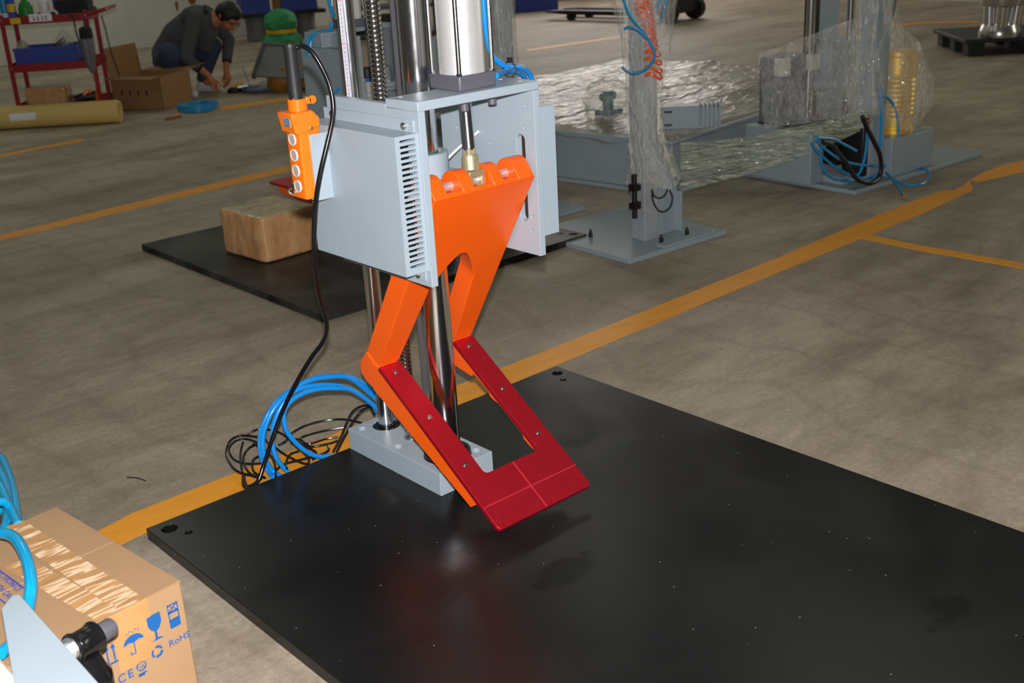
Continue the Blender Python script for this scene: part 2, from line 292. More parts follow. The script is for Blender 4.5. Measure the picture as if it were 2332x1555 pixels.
# ---------------------------------------------------------------- mesh helpers
class MB:
    def __init__(s): s.b = bmesh.new()
    def v(s, *p): return s.b.verts.new(p)
    def face(s, vs):
        try: return s.b.faces.new(vs)
        except ValueError: return None
    def box(s, x0, x1, y0, y1, z0, z1, mtx=None):
        P = [(x, y, z) for x in (x0, x1) for y in (y0, y1) for z in (z0, z1)]
        if mtx: P = [mtx @ Vector(p) for p in P]
        a = [s.b.verts.new(p) for p in P]
        for q in ((0, 1, 3, 2), (4, 6, 7, 5), (0, 4, 5, 1), (2, 3, 7, 6), (0, 2, 6, 4), (1, 5, 7, 3)): s.face([a[i] for i in q])
        return s
    def prism(s, poly, fn0, fn1):
        """poly: list of 2-D points; fn0/fn1 map a 2-D point to 3-D for both caps"""
        a = [s.b.verts.new(fn0(p)) for p in poly]; c = [s.b.verts.new(fn1(p)) for p in poly]; n = len(poly)
        s.face(a[::-1]); s.face(c)
        for i in range(n): s.face([a[i], a[(i + 1) % n], c[(i + 1) % n], c[i]])
        return s
    def holed(s, outer, holes, fn0, fn1):
        """prism with through holes"""
        loops = [outer] + holes
        for fn, _ in ((fn0, 0), (fn1, 1)):
            es = []
            for lp in loops:
                vs = [s.b.verts.new(fn(p)) for p in lp]
                es += [s.b.edges.new((vs[i], vs[(i + 1) % len(vs)])) for i in range(len(vs))]
            bmesh.ops.triangle_fill(s.b, use_beauty=True, edges=es)
        for lp in loops:
            a = [s.b.verts.new(fn0(p)) for p in lp]; c = [s.b.verts.new(fn1(p)) for p in lp]; n = len(lp)
            for i in range(n): s.face([a[i], a[(i + 1) % n], c[(i + 1) % n], c[i]])
        bmesh.ops.remove_doubles(s.b, verts=s.b.verts, dist=1e-5)
        bmesh.ops.recalc_face_normals(s.b, faces=s.b.faces)
        return s
    def cyl(s, p0, p1, r0, r1=None, n=24, cap=True):
        r1 = r0 if r1 is None else r1
        p0 = Vector(p0); p1 = Vector(p1); d = (p1 - p0).normalized()
        a = d.orthogonal().normalized(); b = d.cross(a)
        A = [s.b.verts.new(p0 + (a * cos(2 * pi * i / n) + b * sin(2 * pi * i / n)) * r0) for i in range(n)]
        B = [s.b.verts.new(p1 + (a * cos(2 * pi * i / n) + b * sin(2 * pi * i / n)) * r1) for i in range(n)]
        for i in range(n): s.face([A[i], A[(i + 1) % n], B[(i + 1) % n], B[i]])
        if cap: s.face(A[::-1]); s.face(B)
        return s
    def lathe(s, prof, o=(0, 0, 0), ax=(0, 0, 1), n=32, cap=True, wob=None):
        """prof: list of (radius, height)"""
        o = Vector(o); d = Vector(ax).normalized(); a = Vector((1, 0, 0)) if abs(d.z) > 0.99 else d.orthogonal().normalized(); b = d.cross(a)
        R = []
        for k, (r, h) in enumerate(prof):
            R.append([s.b.verts.new(o + d * h + (a * cos(2 * pi * i / n) + b * sin(2 * pi * i / n)) * (r * (wob(k, i) if wob else 1))) for i in range(n)])
        for k in range(len(R) - 1):
            for i in range(n): s.face([R[k][i], R[k][(i + 1) % n], R[k + 1][(i + 1) % n], R[k + 1][i]])
        if cap: s.face(R[0][::-1]); s.face(R[-1])
        return s
    def tube(s, pts, r, n=10, sub=6, closed=False, cap=True, rs=None):
        P = spline(pts, sub, closed); t = None; rings = []
        a = None
        for i, p in enumerate(P):
            if closed: d = P[(i + 1) % len(P)] - P[i - 1]
            else: d = P[min(i + 1, len(P) - 1)] - P[max(i - 1, 0)]
            if d.length < 1e-9: d = Vector((0, 0, 1))
            d.normalize()
            if a is None: a = d.orthogonal().normalized()
            a = (a - d * a.dot(d))
            if a.length < 1e-6: a = d.orthogonal()
            a.normalize(); b = d.cross(a)
            rr = r if rs is None else rs(i / max(1, len(P) - 1))
            rings.append([s.b.verts.new(p + (a * cos(2 * pi * k / n) + b * sin(2 * pi * k / n)) * rr) for k in range(n)])
        m = len(rings)
        for i in range(m if closed else m - 1):
            A = rings[i]; B = rings[(i + 1) % m]
            for k in range(n): s.face([A[k], A[(k + 1) % n], B[(k + 1) % n], B[k]])
        if cap and not closed: s.face(rings[0][::-1]); s.face(rings[-1])
        return s
    def ball(s, c, r, sx=1, sy=1, sz=1, u=16, v=10):
        mt = Matrix.Translation(c) @ Matrix.Diagonal((sx, sy, sz, 1))
        bmesh.ops.create_uvsphere(s.b, u_segments=u, v_segments=v, radius=r, matrix=mt)
        return s
    def grid(s, fn, nu, nv):
        G = [[s.b.verts.new(fn(i / nu, j / nv)) for j in range(nv + 1)] for i in range(nu + 1)]
        for i in range(nu):
            for j in range(nv): s.face([G[i][j], G[i + 1][j], G[i + 1][j + 1], G[i][j + 1]])
        return s
    def xf(s, m):
        bmesh.ops.transform(s.b, matrix=m, verts=s.b.verts); return s
def spline(pts, sub, closed=False):
    P = [Vector(p) for p in pts]
    if len(P) == 2 or sub <= 1: return P
    out = []; n = len(P)
    for i in range(n if closed else n - 1):
        if closed: p0, p1, p2, p3 = P[i - 1], P[i], P[(i + 1) % n], P[(i + 2) % n]
        else: p0, p1, p2, p3 = P[max(i - 1, 0)], P[i], P[i + 1], P[min(i + 2, n - 1)]
        for k in range(sub):
            t = k / sub; t2 = t * t; t3 = t2 * t
            out.append(0.5 * ((2 * p1) + (p2 - p0) * t + (2 * p0 - 5 * p1 + 4 * p2 - p3) * t2 + (3 * p1 - p0 - 3 * p2 + p3) * t3))
    if not closed: out.append(P[-1])
    return out
def obj(name, mb, m, parent=None, bevel=0.0, smooth=True, seg=2, label=None):
    b = mb.b if isinstance(mb, MB) else mb
    bmesh.ops.recalc_face_normals(b, faces=b.faces)
    me = bpy.data.meshes.new(name); b.to_mesh(me); b.free()
    for mm in (m if isinstance(m, list) else [m]): me.materials.append(mm)
    o = bpy.data.objects.new(name, me); COL.objects.link(o)
    if parent is not None: o.parent = parent
    if smooth:
        try: me.shade_smooth()
        except Exception: pass
        try: me.set_sharp_from_angle(angle=radians(35))
        except Exception: pass
    if bevel > 0:
        md = o.modifiers.new('bevel', 'BEVEL'); md.width = bevel; md.segments = seg; md.limit_method = 'ANGLE'; md.angle_limit = radians(50); md.use_clamp_overlap = True
        try: md.harden_normals = False
        except Exception: pass
    if label: o['label'] = label
    return o
def tag(o, label, cat, group=None, kind=None):
    if label: o['label'] = label
    if cat: o['category'] = cat
    if group: o['group'] = group
    if kind: o['kind'] = kind
    return o
def thing(name, label, cat, loc=(0, 0, 0), rz=0.0, group=None):
    o = bpy.data.objects.new(name, None); COL.objects.link(o); o.empty_display_size = 0.05
    o.location = loc; o.rotation_euler = (0, 0, rz)
    return tag(o, label, cat, group)
def struct(name, mb, m, **k):
    o = obj(name, mb, m, **k); o['kind'] = 'structure'; return o
def circ(cx, cy, r, n=20): return [(cx + r * cos(2 * pi * i / n), cy + r * sin(2 * pi * i / n)) for i in range(n)]
def slot(cx, y0, y1, hw, n=8):
    """vertical rounded slot in 2-D"""
    return [(cx + hw * cos(pi * i / n), y1 - hw + hw * sin(pi * i / n)) for i in range(n + 1)] + [(cx + hw * cos(pi + pi * i / n), y0 + hw + hw * sin(pi + pi * i / n)) for i in range(n + 1)]
def rrect(x0, x1, y0, y1, r, n=5):
    out = []
    for cx, cy, a in ((x1 - r, y1 - r, 0), (x0 + r, y1 - r, pi / 2), (x0 + r, y0 + r, pi), (x1 - r, y0 + r, 1.5 * pi)):
        out += [(cx + r * cos(a + pi / 2 * i / n), cy + r * sin(a + pi / 2 * i / n)) for i in range(n + 1)]
    return out
XY = lambda z: (lambda p: (p[0], p[1], z))
YZ = lambda x: (lambda p: (x, p[0], p[1]))
XZ = lambda y: (lambda p: (p[0], y, p[1]))
def each(name, mb, m, parent=None, **k):
    """one object per loose piece of mb"""
    b = mb.b; b.verts.index_update(); seen = set(); out = []
    for v0 in list(b.verts):
        if v0.index in seen: continue
        st = [v0]; comp = []; seen.add(v0.index)
        while st:
            v = st.pop(); comp.append(v)
            for e in v.link_edges:
                q = e.other_vert(v)
                if q.index not in seen: seen.add(q.index); st.append(q)
        nb = bmesh.new(); mp = {v.index: nb.verts.new(v.co) for v in comp}
        for f in {f for v in comp for f in v.link_faces}: nb.faces.new([mp[v.index] for v in f.verts])
        out.append(obj(name, nb, m, parent, **k))
    b.free(); return out
def text_bm(s, size, mtx, ext=0.0004, align='LEFT'):
    """lettering as a mesh (bm), laid out in its own XY plane and moved by mtx"""
    cu = bpy.data.curves.new('t', 'FONT'); cu.body = s; cu.size = size; cu.extrude = ext; cu.align_x = align; cu.resolution_u = 3
    o = bpy.data.objects.new('t', cu); COL.objects.link(o)
    me = bpy.data.meshes.new_from_object(o.evaluated_get(bpy.context.evaluated_depsgraph_get()))
    bpy.data.objects.remove(o); b = bmesh.new(); b.from_mesh(me); bpy.data.meshes.remove(me); bpy.data.curves.remove(cu)
    bmesh.ops.transform(b, matrix=mtx, verts=b.verts)
    return b
def merge(bms):
    r = bmesh.new()
    for b in bms:
        me = bpy.data.meshes.new('t'); b.to_mesh(me); r.from_mesh(me); bpy.data.meshes.remove(me); b.free()
    m = MB(); m.b.free(); m.b = r
    return m
def frame_m(o, x, y):
    """matrix with origin o, x axis x, y axis y"""
    x = Vector(x).normalized(); y = Vector(y).normalized(); z = x.cross(y); m = Matrix.Identity(4)
    for i in range(3): m[i][0] = x[i]; m[i][1] = y[i]; m[i][2] = z[i]; m[i][3] = o[i]
    return m

# measured polylines (metres)
CORD=[(0.418,-0.262,1.138),(0.422,-0.265,1.15),(0.432,-0.275,1.153),(0.445,-0.29,1.138),(0.457,-0.305,1.102),(0.463,-0.318,1.062),(0.461,-0.325,1.02),(0.449,-0.328,0.983),(0.432,-0.328,0.942),(0.411,-0.325,0.887),(0.395,-0.32,0.83),(0.388,-0.31,0.769),(0.389,-0.295,0.71),(0.401,-0.27,0.645),(0.424,-0.235,0.572),(0.46,-0.19,0.5),(0.478,-0.16,0.455),(0.485,-0.12,0.408),(0.47,-0.09,0.369),(0.454,-0.06,0.324),(0.436,-0.03,0.272),(0.421,0.0,0.218),(0.401,0.02,0.162),(0.379,0.03,0.109),(0.352,0.03,0.06),(0.324,0.025,0.023)]
HOSE_A=[(0.847,-0.4,1.254),(0.847,-0.4,1.215),(0.849,-0.4,1.156),(0.854,-0.4,1.116),(0.864,-0.4,1.09),(0.884,-0.4,1.07),(0.909,-0.4,1.057),(0.95,-0.39,1.051),(0.986,-0.38,1.038),(1.011,-0.37,1.017),(1.025,-0.36,0.983),(1.038,-0.34,0.931)]
HOSE_B=[(0.813,-0.47,1.053),(0.847,-0.45,1.052),(0.892,-0.42,1.05),(0.937,-0.4,1.041),(0.977,-0.38,1.024),(1.006,-0.36,0.997),(1.023,-0.34,0.933)]
COIL_A=[(0.766,0.085,0.111),(0.75,0.085,0.133),(0.724,0.085,0.164),(0.682,0.085,0.197),(0.638,0.085,0.214),(0.59,0.085,0.226),(0.543,0.085,0.227),(0.496,0.085,0.219),(0.451,0.085,0.202),(0.419,0.085,0.177),(0.396,0.085,0.148),(0.382,0.085,0.118),(0.377,0.085,0.081),(0.379,0.085,0.048),(0.39,0.085,0.013),(0.38,0.043,0.008)]
COIL_B=[(0.749,0.062,0.11),(0.721,0.062,0.145),(0.695,0.062,0.176),(0.657,0.062,0.21),(0.602,0.062,0.227),(0.549,0.062,0.236),(0.5,0.062,0.232),(0.458,0.062,0.216),(0.423,0.062,0.193),(0.398,0.062,0.164),(0.38,0.062,0.13),(0.374,0.062,0.093),(0.377,0.062,0.056),(0.395,0.062,0.016),(0.401,0.034,0.008)]
COIL_C=[(0.731,0.04,0.088),(0.703,0.04,0.129),(0.665,0.04,0.17),(0.623,0.04,0.199),(0.587,0.04,0.215),(0.539,0.04,0.228),(0.494,0.04,0.233),(0.461,0.04,0.224),(0.432,0.04,0.201),(0.41,0.04,0.172),(0.397,0.04,0.139),(0.392,0.04,0.103),(0.397,0.04,0.066),(0.413,0.04,0.03),(0.428,0.035,0.008)]
COIL_D=[(0.719,0.02,0.106),(0.683,0.02,0.149),(0.64,0.02,0.189),(0.595,0.02,0.208),(0.547,0.02,0.222),(0.499,0.02,0.227),(0.456,0.02,0.219),(0.43,0.02,0.198),(0.424,0.02,0.173),(0.427,0.02,0.142),(0.441,0.02,0.11),(0.463,0.02,0.077),(0.491,0.02,0.046),(0.521,0.02,0.027),(0.554,0.02,0.019)]
CABLE=[[(0.566,0.03,0.02),(0.596,0.03,0.054),(0.613,0.03,0.079),(0.627,0.03,0.1),(0.646,0.03,0.119),(0.676,0.03,0.124),(0.701,0.03,0.115),(0.715,0.03,0.086)],[(0.577,0.03,0.015),(0.606,0.03,0.05),(0.63,0.03,0.076),(0.649,0.03,0.095),(0.674,0.03,0.11),(0.703,0.03,0.111),(0.716,0.03,0.083)],[(0.735,0.134,0.02),(0.718,0.188,0.02),(0.682,0.224,0.02),(0.621,0.244,0.02),(0.557,0.229,0.02),(0.513,0.194,0.02),(0.488,0.189,0.02)],[(0.683,0.135,0.024),(0.628,0.163,0.024),(0.57,0.176,0.024),(0.538,0.161,0.024),(0.53,0.121,0.024),(0.532,0.08,0.024),(0.525,0.04,0.024),(0.5,0.029,0.024)],[(0.449,0.159,0.028),(0.473,0.238,0.028),(0.459,0.279,0.028),(0.436,0.313,0.028),(0.403,0.307,0.028),(0.364,0.262,0.028),(0.338,0.212,0.028),(0.318,0.142,0.028),(0.317,0.099,0.028),(0.33,0.063,0.028),(0.338,0.025,0.028)],[(0.452,0.205,0.012),(0.461,0.259,0.012),(0.452,0.311,0.012),(0.426,0.323,0.012),(0.39,0.297,0.012),(0.367,0.25,0.012),(0.36,0.204,0.012),(0.372,0.164,0.012),(0.399,0.137,0.012)],[(0.467,0.325,0.016),(0.502,0.338,0.016),(0.522,0.319,0.016),(0.537,0.272,0.016),(0.533,0.209,0.016),(0.519,0.142,0.016),(0.511,0.088,0.016),(0.496,0.042,0.016),(0.477,0.039,0.016),(0.471,0.116,0.016),(0.476,0.189,0.016)],[(0.426,0.282,0.02),(0.385,0.223,0.02),(0.346,0.149,0.02),(0.313,0.076,0.02),(0.293,0.019,0.02)],[(0.443,0.234,0.024),(0.414,0.226,0.024),(0.379,0.193,0.024),(0.349,0.134,0.024),(0.336,0.075,0.024),(0.345,0.036,0.024)],[(0.433,0.234,0.028),(0.436,0.174,0.028),(0.424,0.116,0.028),(0.403,0.064,0.028),(0.374,0.012,0.026)],[(0.642,0.116,0.012),(0.609,0.136,0.012),(0.557,0.145,0.012),(0.556,0.187,0.012),(0.534,0.221,0.012)],[(0.623,0.092,0.016),(0.591,0.095,0.016),(0.552,0.113,0.016),(0.542,0.141,0.016),(0.523,0.179,0.016)],[(0.413,0.168,0.02),(0.388,0.157,0.02),(0.367,0.126,0.02),(0.351,0.084,0.02),(0.355,0.037,0.02)],[(0.576,0.07,0.024),(0.563,0.045,0.024),(0.541,0.038,0.024),(0.508,0.043,0.024),(0.462,0.056,0.024),(0.427,0.064,0.024),(0.399,0.049,0.024)],[(0.417,0.026,0.028),(0.437,0.063,0.028),(0.471,0.096,0.028),(0.498,0.096,0.028)]]
LINE1=[(-0.324,0.105),(-0.06,0.136),(0.029,0.156),(1.436,0.181),(1.518,0.182),(2.843,0.218),(3.898,0.273),(4.297,0.272),(4.317,0.23),(4.423,0.239),(4.554,0.269),(4.379,0.158),(3.84,0.121),(2.678,0.097),(1.616,0.066),(1.456,0.059),(0.058,0.041),(-0.041,0.028),(-0.367,-0.021)]
LINE1B=[(4.564,0.273),(4.753,0.298),(4.984,0.295),(5.124,0.264),(4.873,0.143),(4.543,0.217)]
LINE2=[(0.829,3.457),(1.312,3.521),(2.084,3.606),(2.654,3.669),(2.563,3.521),(2.01,3.468),(1.256,3.385),(0.791,3.348)]
LINE3=[(1.63,5.788),(1.949,5.824),(2.243,5.837),(2.206,5.746),(1.915,5.735),(1.595,5.685)]
LINE4=[(3.392,0.156),(3.381,-0.142),(3.399,-0.567),(3.335,-0.598),(3.313,-0.181),(3.328,0.147)]
LINE5=[(7.416,6.707),(8.939,6.605),(8.806,6.483),(7.284,6.562)]
LINE6=[(3.27,6.444),(3.681,6.241),(4.172,6.183),(4.092,6.051),(3.598,6.09),(3.184,6.27)]
LINE7=[(10.646,4.384),(11.057,4.258),(11.319,3.738),(11.201,3.676),(10.901,4.168),(10.46,4.272)]
FHOSE=[(-0.461,-0.368,0.36),(-0.436,-0.453,0.385),(-0.426,-0.496,0.39),(-0.43,-0.554,0.39),(-0.442,-0.614,0.385),(-0.456,-0.657,0.375),(-0.472,-0.684,0.36),(-0.487,-0.692,0.345)]
BHOSE=[[(-0.259,0.191,0.27),(-0.253,0.134,0.27),(-0.274,0.026,0.27),(-0.298,-0.07,0.27),(-0.327,-0.167,0.27),(-0.343,-0.229,0.27)],[(-0.385,-0.183,0.29),(-0.355,-0.161,0.29),(-0.319,-0.087,0.29),(-0.297,-0.02,0.29),(-0.289,0.033,0.29),(-0.295,0.056,0.29)],[(-0.304,-0.024,0.31),(-0.315,-0.088,0.31),(-0.347,-0.196,0.31),(-0.376,-0.27,0.31),(-0.395,-0.301,0.31)],[(-0.337,-0.134,0.33),(-0.352,-0.216,0.33),(-0.363,-0.284,0.33),(-0.372,-0.338,0.33)]]
CBLUE1=[(2.443,0.66,1.072),(2.455,0.66,1.043),(2.476,0.66,1.001),(2.51,0.66,0.966),(2.562,0.66,0.92),(2.606,0.66,0.868),(2.626,0.66,0.833),(2.615,0.66,0.804),(2.587,0.66,0.784),(2.542,0.66,0.771),(2.492,0.66,0.773),(2.453,0.66,0.788),(2.436,0.66,0.802)]
CBLUE2=[(2.442,0.65,0.949),(2.464,0.65,0.952),(2.494,0.65,0.946),(2.529,0.65,0.927),(2.56,0.65,0.903)]
CBLUE3=[(2.741,0.7,1.046),(2.731,0.7,1.005),(2.722,0.7,0.97),(2.708,0.7,0.945)]
CBLUE4=[(2.718,0.7,1.045),(2.69,0.7,1.015),(2.653,0.7,0.998)]
COILAX=[(2.615,0.71,1.051),(2.623,0.71,0.994),(2.654,0.71,0.917),(2.666,0.71,0.826),(2.677,0.71,0.729)]
CLOOP1=[(2.691,0.74,0.247),(2.697,0.74,0.201),(2.729,0.74,0.154),(2.769,0.74,0.139),(2.809,0.74,0.152),(2.823,0.74,0.19),(2.806,0.74,0.225)]
CLOOP2=[(2.686,0.735,0.253),(2.698,0.735,0.224),(2.731,0.735,0.207),(2.764,0.735,0.211),(2.787,0.735,0.234)]
RH=[[(3.65,0.6,0.307),(3.703,0.6,0.255),(3.836,0.6,0.168),(3.972,0.6,0.098),(4.111,0.6,0.051),(4.213,0.6,0.042),(4.276,0.6,0.067),(4.357,0.6,0.105),(4.4,0.6,0.15),(4.412,0.6,0.211),(4.402,0.6,0.29),(4.365,0.6,0.363),(4.302,0.6,0.417),(4.225,0.6,0.448)],[(3.69,0.6,0.315),(3.752,0.6,0.266),(3.876,0.6,0.195),(4.012,0.6,0.143),(4.198,0.6,0.097),(4.391,0.6,0.062),(4.564,0.583,0.03),(4.543,0.507,0.03),(4.431,0.421,0.03),(4.304,0.366,0.03),(4.213,0.363,0.03),(4.189,0.415,0.03),(4.238,0.5,0.03),(4.317,0.6,0.044)],[(3.719,0.6,0.267),(3.741,0.6,0.19),(3.796,0.6,0.13),(3.903,0.6,0.083),(4.047,0.6,0.055),(4.138,0.6,0.051)],[(3.698,0.6,0.323),(3.825,0.6,0.297),(3.914,0.6,0.258),(4.033,0.6,0.203)],[(4.124,0.6,0.278),(4.117,0.6,0.173),(4.08,0.6,0.093),(4.028,0.6,0.072)],[(4.317,0.6,0.044),(4.216,0.492,0.03),(4.068,0.365,0.03),(4.001,0.317,0.03)],[(4.225,0.6,0.483),(4.229,0.6,0.408),(4.245,0.6,0.305),(4.245,0.6,0.177)]]
RBLACK=[(4.022,0.57,0.377),(4.063,0.57,0.321),(4.135,0.57,0.239),(4.198,0.57,0.162),(4.221,0.57,0.086),(4.202,0.57,0.043),(4.128,0.558,0.03),(4.083,0.57,0.04),(3.998,0.57,0.076),(3.902,0.57,0.169),(3.828,0.57,0.232),(3.764,0.57,0.282),(3.696,0.57,0.308)]
T2H=[[(1.736,1.62,1.112),(1.738,1.62,1.085),(1.743,1.62,1.058),(1.753,1.62,1.03)],[(1.759,1.65,1.007),(1.747,1.65,0.981),(1.713,1.65,0.973),(1.677,1.65,0.972),(1.649,1.65,0.962),(1.632,1.65,0.944),(1.625,1.65,0.924),(1.626,1.65,0.89)],[(1.776,1.68,0.986),(1.757,1.68,0.969),(1.723,1.68,0.966),(1.687,1.68,0.963),(1.672,1.68,0.949),(1.664,1.68,0.93),(1.656,1.68,0.885)]]
T2H2=[(1.601,1.5,0.73),(1.639,1.5,0.748),(1.669,1.5,0.765),(1.703,1.5,0.781)]

# ---------------------------------------------------------------- the hall
struct('floor', MB().box(-8, 16, -8, 14, -0.05, 0), M['floor'], smooth=False)
struct('wall_back', MB().box(-8, 16, 11.72, 11.9, 0, 6.5), M['wall'], smooth=False)
struct('wall_right', MB().box(13.4, 13.6, -8, 11.72, 0, 6.5), M['wall'], smooth=False)
mb = MB().box(6.98, 7.36, 11.45, 11.72, 0, 6.5)
struct('trim_1', mb, M['wall'], smooth=False)
def line(n, poly, z=0.0008):
    z += n * .0002
    o = struct('trim_%d' % n, MB().prism(poly, XY(0.0002), XY(z)), M['line'], smooth=False)
for i, P in enumerate((LINE1, LINE1B, LINE2, LINE3, LINE4, LINE5, LINE6, LINE7)): line(i + 2, P)
# stains on the back wall where fittings were pulled off
for (x, z, sx, sz, m) in ((6.13, 0.62, .045, .09, 'plank'), (6.20, 0.50, .05, .05, 'plank'), (5.98, 0.46, .02, .07, 'plank'), (6.12, 0.40, .03, .035, 'sack_green'), (6.48, .66, .025, .05, 'plank')):
    tag(obj('trim_10', MB().prism([(x + sx * cos(a) * (1 + .25 * sin(3 * a)), z + sz * sin(a) * (1 + .2 * cos(2 * a + x))) for a in [2 * pi * i / 14 for i in range(14)]], XZ(11.7195), XZ(11.716)), M[m]), None, None, kind='structure')

# ---------------------------------------------------------------- drop tester
CX = 0.6886
ARM_A = Vector((0, -.562, .829)); ARM_T = Vector((0, .5167, -.8562)); ARM_N = Vector((0, .8562, .5167))   # down the arm, and into its thickness
FK_O = Vector((0, -.2855, .3687)); FK_T = Vector((0, -.8272, -.5619)); FK_N = Vector((0, -.5619, .8272))   # fork line and its upward normal
SHAFT = Vector((0, -.512, .838))

def tester(root, far=False, dz=0.0, tilt=0.0, plate_shift=0.0):
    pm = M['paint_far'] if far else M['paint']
    T = .0935; P0 = .031; bs = 0 if far else 1
    def part(name, mb, m, par=root, bev=0.0, **k): return obj(name, mb, m, par, bevel=bev, **k)
    # base plate with counterbored corner holes
    y1 = plate_shift; LP = 1.54 if far else 2.3
    hs = [(.040, y1 - .046, .019), (1.36, y1 - .046, .0165), (.065, y1 - .098, .009), (1.335, y1 - .098, .009)]
    part('base_plate', MB().holed([(0, y1), (1.4, y1), (1.4, y1 - LP), (0, y1 - LP)], [circ(*h, 20) for h in hs], XY(0.0), XY(P0)), M['plate_far'] if far else M['plate'], bev=0.0015, smooth=False)
    # base block
    bh = [circ(CX, -.066, .039, 32), circ(CX, -.336, .0625, 36), circ(CX, -.183, .022, 20)] + [circ(x, y, .0115, 16) for x in (.626, .751) for y in (-.040, -.205, -.378)]
    bb = part('base_block', MB().holed([(.601, -.006), (.776, -.006), (.776, -.413), (.601, -.413)], bh, XY(P0), XY(T)), pm, bev=0.0025, smooth=False)
    mb = MB()
    for h in ((CX, -.066, .0385), (CX, -.336, .0620), (CX, -.183, .0215)): mb.cyl((h[0], h[1], P0), (h[0], h[1], P0 + .03), h[2])
    for x in (.626, .751):
        for y in (-.040, -.205, -.378): mb.cyl((x, y, P0), (x, y, P0 + .044), .0113, n=16)
    each('counterbore_floor', mb, M['dark'] if not far else pm, bb)
    # clamp rings with their small screws
    for y, ro, ri, zt in ((-.066, .038, .0235, .091), (-.336, .061, .037, .106)):
        r_ = part('clamp_ring', MB().holed(circ(CX, y, ro, 36), [circ(CX, y, ri, 36)], XY(P0 + .03), XY(zt)), M['dark'], bev=0.002)
        mb = MB()
        for k in range(8):
            a = k * pi / 4 + .3; rr = (ro + ri) / 2; mb.cyl((CX + rr * cos(a), y + rr * sin(a), zt - .002), (CX + rr * cos(a), y + rr * sin(a), zt + .004), .0036, n=10)
        if not far: each('ring_screw', mb, M['black_gloss'], r_)
    part('guide_post', MB().cyl((CX, -.066, P0 + .03), (CX, -.066, 1.95), .0212, n=48), M['chrome'])
    part('guide_post', MB().cyl((CX, -.337, P0 + .03), (CX, -.337, 1.95), .0352, n=64), M['chrome'])
    part('top_crosshead', MB().box(.60, .776, -.42, 0, 1.95, 2.0), pm, bev=0.003)
    # lead screw, a real helix
    mb = MB(); n = 18; pitch = .0112; z0, z1 = .094, 1.92; steps = int((z1 - z0) / pitch * 6); R = []
    for k in range(steps + 1):
        z = z0 + (z1 - z0) * k / steps
        R.append([mb.b.verts.new((CX + r * cos(a), -.183 + r * sin(a), z)) for a, r in [(2 * pi * i / n, .0178 - .0034 * max(0, cos(2 * pi * (z / pitch - i / n))) ** 6) for i in range(n)]])
    for k in range(steps):
        for i in range(n): mb.face([R[k][i], R[k][(i + 1) % n], R[k + 1][(i + 1) % n], R[k + 1][i]])
    o = part('lead_screw', mb, M['screw'])
    part('screw_collar', MB().lathe([(.021, T - .004), (.021, T + .004), (.0185, T + .008), (.0185, T + .02)], (CX, -.183, 0), n=24), M['steel'])
    # carriage
    s = MB().holed([(-.56, .637 + dz), (-.212, .637 + dz), (-.212, 1.030 + dz), (-.445, 1.030 + dz), (-.445, 1.022 + dz), (-.56, 1.022 + dz)], [slot(-.508, .71 + dz, .918 + dz, .0145)], YZ(.516), YZ(.534))
    part('side_plate', s, pm, bev=0.0012, smooth=False)
    rh = [slot(-.508, .71 + dz, .918 + dz, .0145)] + [circ(y, z + dz, .0042, 10) for y, z in ((-.533, .985), (-.533, .690), (-.275, .91), (-.40, .885), (-.525, .935), (-.538, .725))]
    s = MB().holed([(-.56, .632 + dz), (-.212, .632 + dz), (-.212, 1.030 + dz), (-.445, 1.030 + dz), (-.445, 1.022 + dz), (-.56, 1.022 + dz)], rh, YZ(.8435), YZ(.861))
    part('side_plate', s, pm, bev=0.0012, smooth=False)
    tp = part('top_plate', MB().box(.516, .861, -.56, -.445, 1.022 + dz, 1.042 + dz), pm, bev=0.002)
    mb = MB()
    for x in (.545, .60, .832): 
        for y in ((-.53, -.462) if x != .60 else (-.462,)): mb.cyl((x, y, 1.0415 + dz), (x, y, 1.0432 + dz), .006, n=14)
    each('cap_screw', mb, pm, tp)
    part('carriage_block', MB().box(.536, .8415, -.43, -.228, .742 + dz, .808 + dz), pm, bev=0.003)
    part('screw_nut_block', MB().holed([(.64, -.228), (.737, -.228), (.737, -.03), (.64, -.03)], [circ(CX, -.066, .026), circ(CX, -.183, .020)], XY(.75 + dz), XY(.80 + dz)), pm, smooth=False)
    bh_ = part('bearing_housing', MB().lathe([(.088, .808), (.088, .826), (.058, .826), (.058, .884), (.050, .886), (.044, .884), (.044, .87)], (CX, -.337, dz), n=40), pm, bev=0)
    mb = MB()
    for k in range(6):
        a = k * pi / 3 + .5; mb.cyl((CX + .074 * cos(a), -.337 + .074 * sin(a), .825 + dz), (CX + .074 * cos(a), -.337 + .074 * sin(a), .836 + dz), .007, n=12)
    each('flange_bolt', mb, M['paint'], bh_)
    part('bearing_seal', MB().lathe([(.0445, .872), (.0445, .878), (.0358, .874)], (CX, -.337, dz), n=32, cap=False), M['brass'], bh_)
    part('sensor_lead', MB().tube([(.742, -.337, .845 + dz), (.785, -.345, .875 + dz), (.842, -.36, .91 + dz)], .0035, n=8), M['white'])
    # control box, left: folded sheet cover with a louvred end
    xa, xb, ya, yb, za, zb = .4555, .516, -.552, -.202, .6745 + dz, .978 + dz
    w_ = .0022; yc = ya + w_
    cov = MB().box(xa, xa + w_, yc, yb, za, zb).box(xa + w_, xb, yc, yb, zb - w_, zb).box(xa + w_, xb, yc, yb, za, za + w_).box(xa + w_, xb, yb - w_, yb, za + w_, zb - w_)
    lv = [rrect(.4675, .5085, za + .0165 + i * .01185, za + .0165 + i * .01185 + .0056, .0025, 3) for i in range(24)]
    cov.holed([(xa, za), (xb, za), (xb, zb), (xa, zb)], lv, XZ(ya), XZ(ya + .0022))
    cb = part('control_box', cov, pm, bev=0.0, smooth=False)
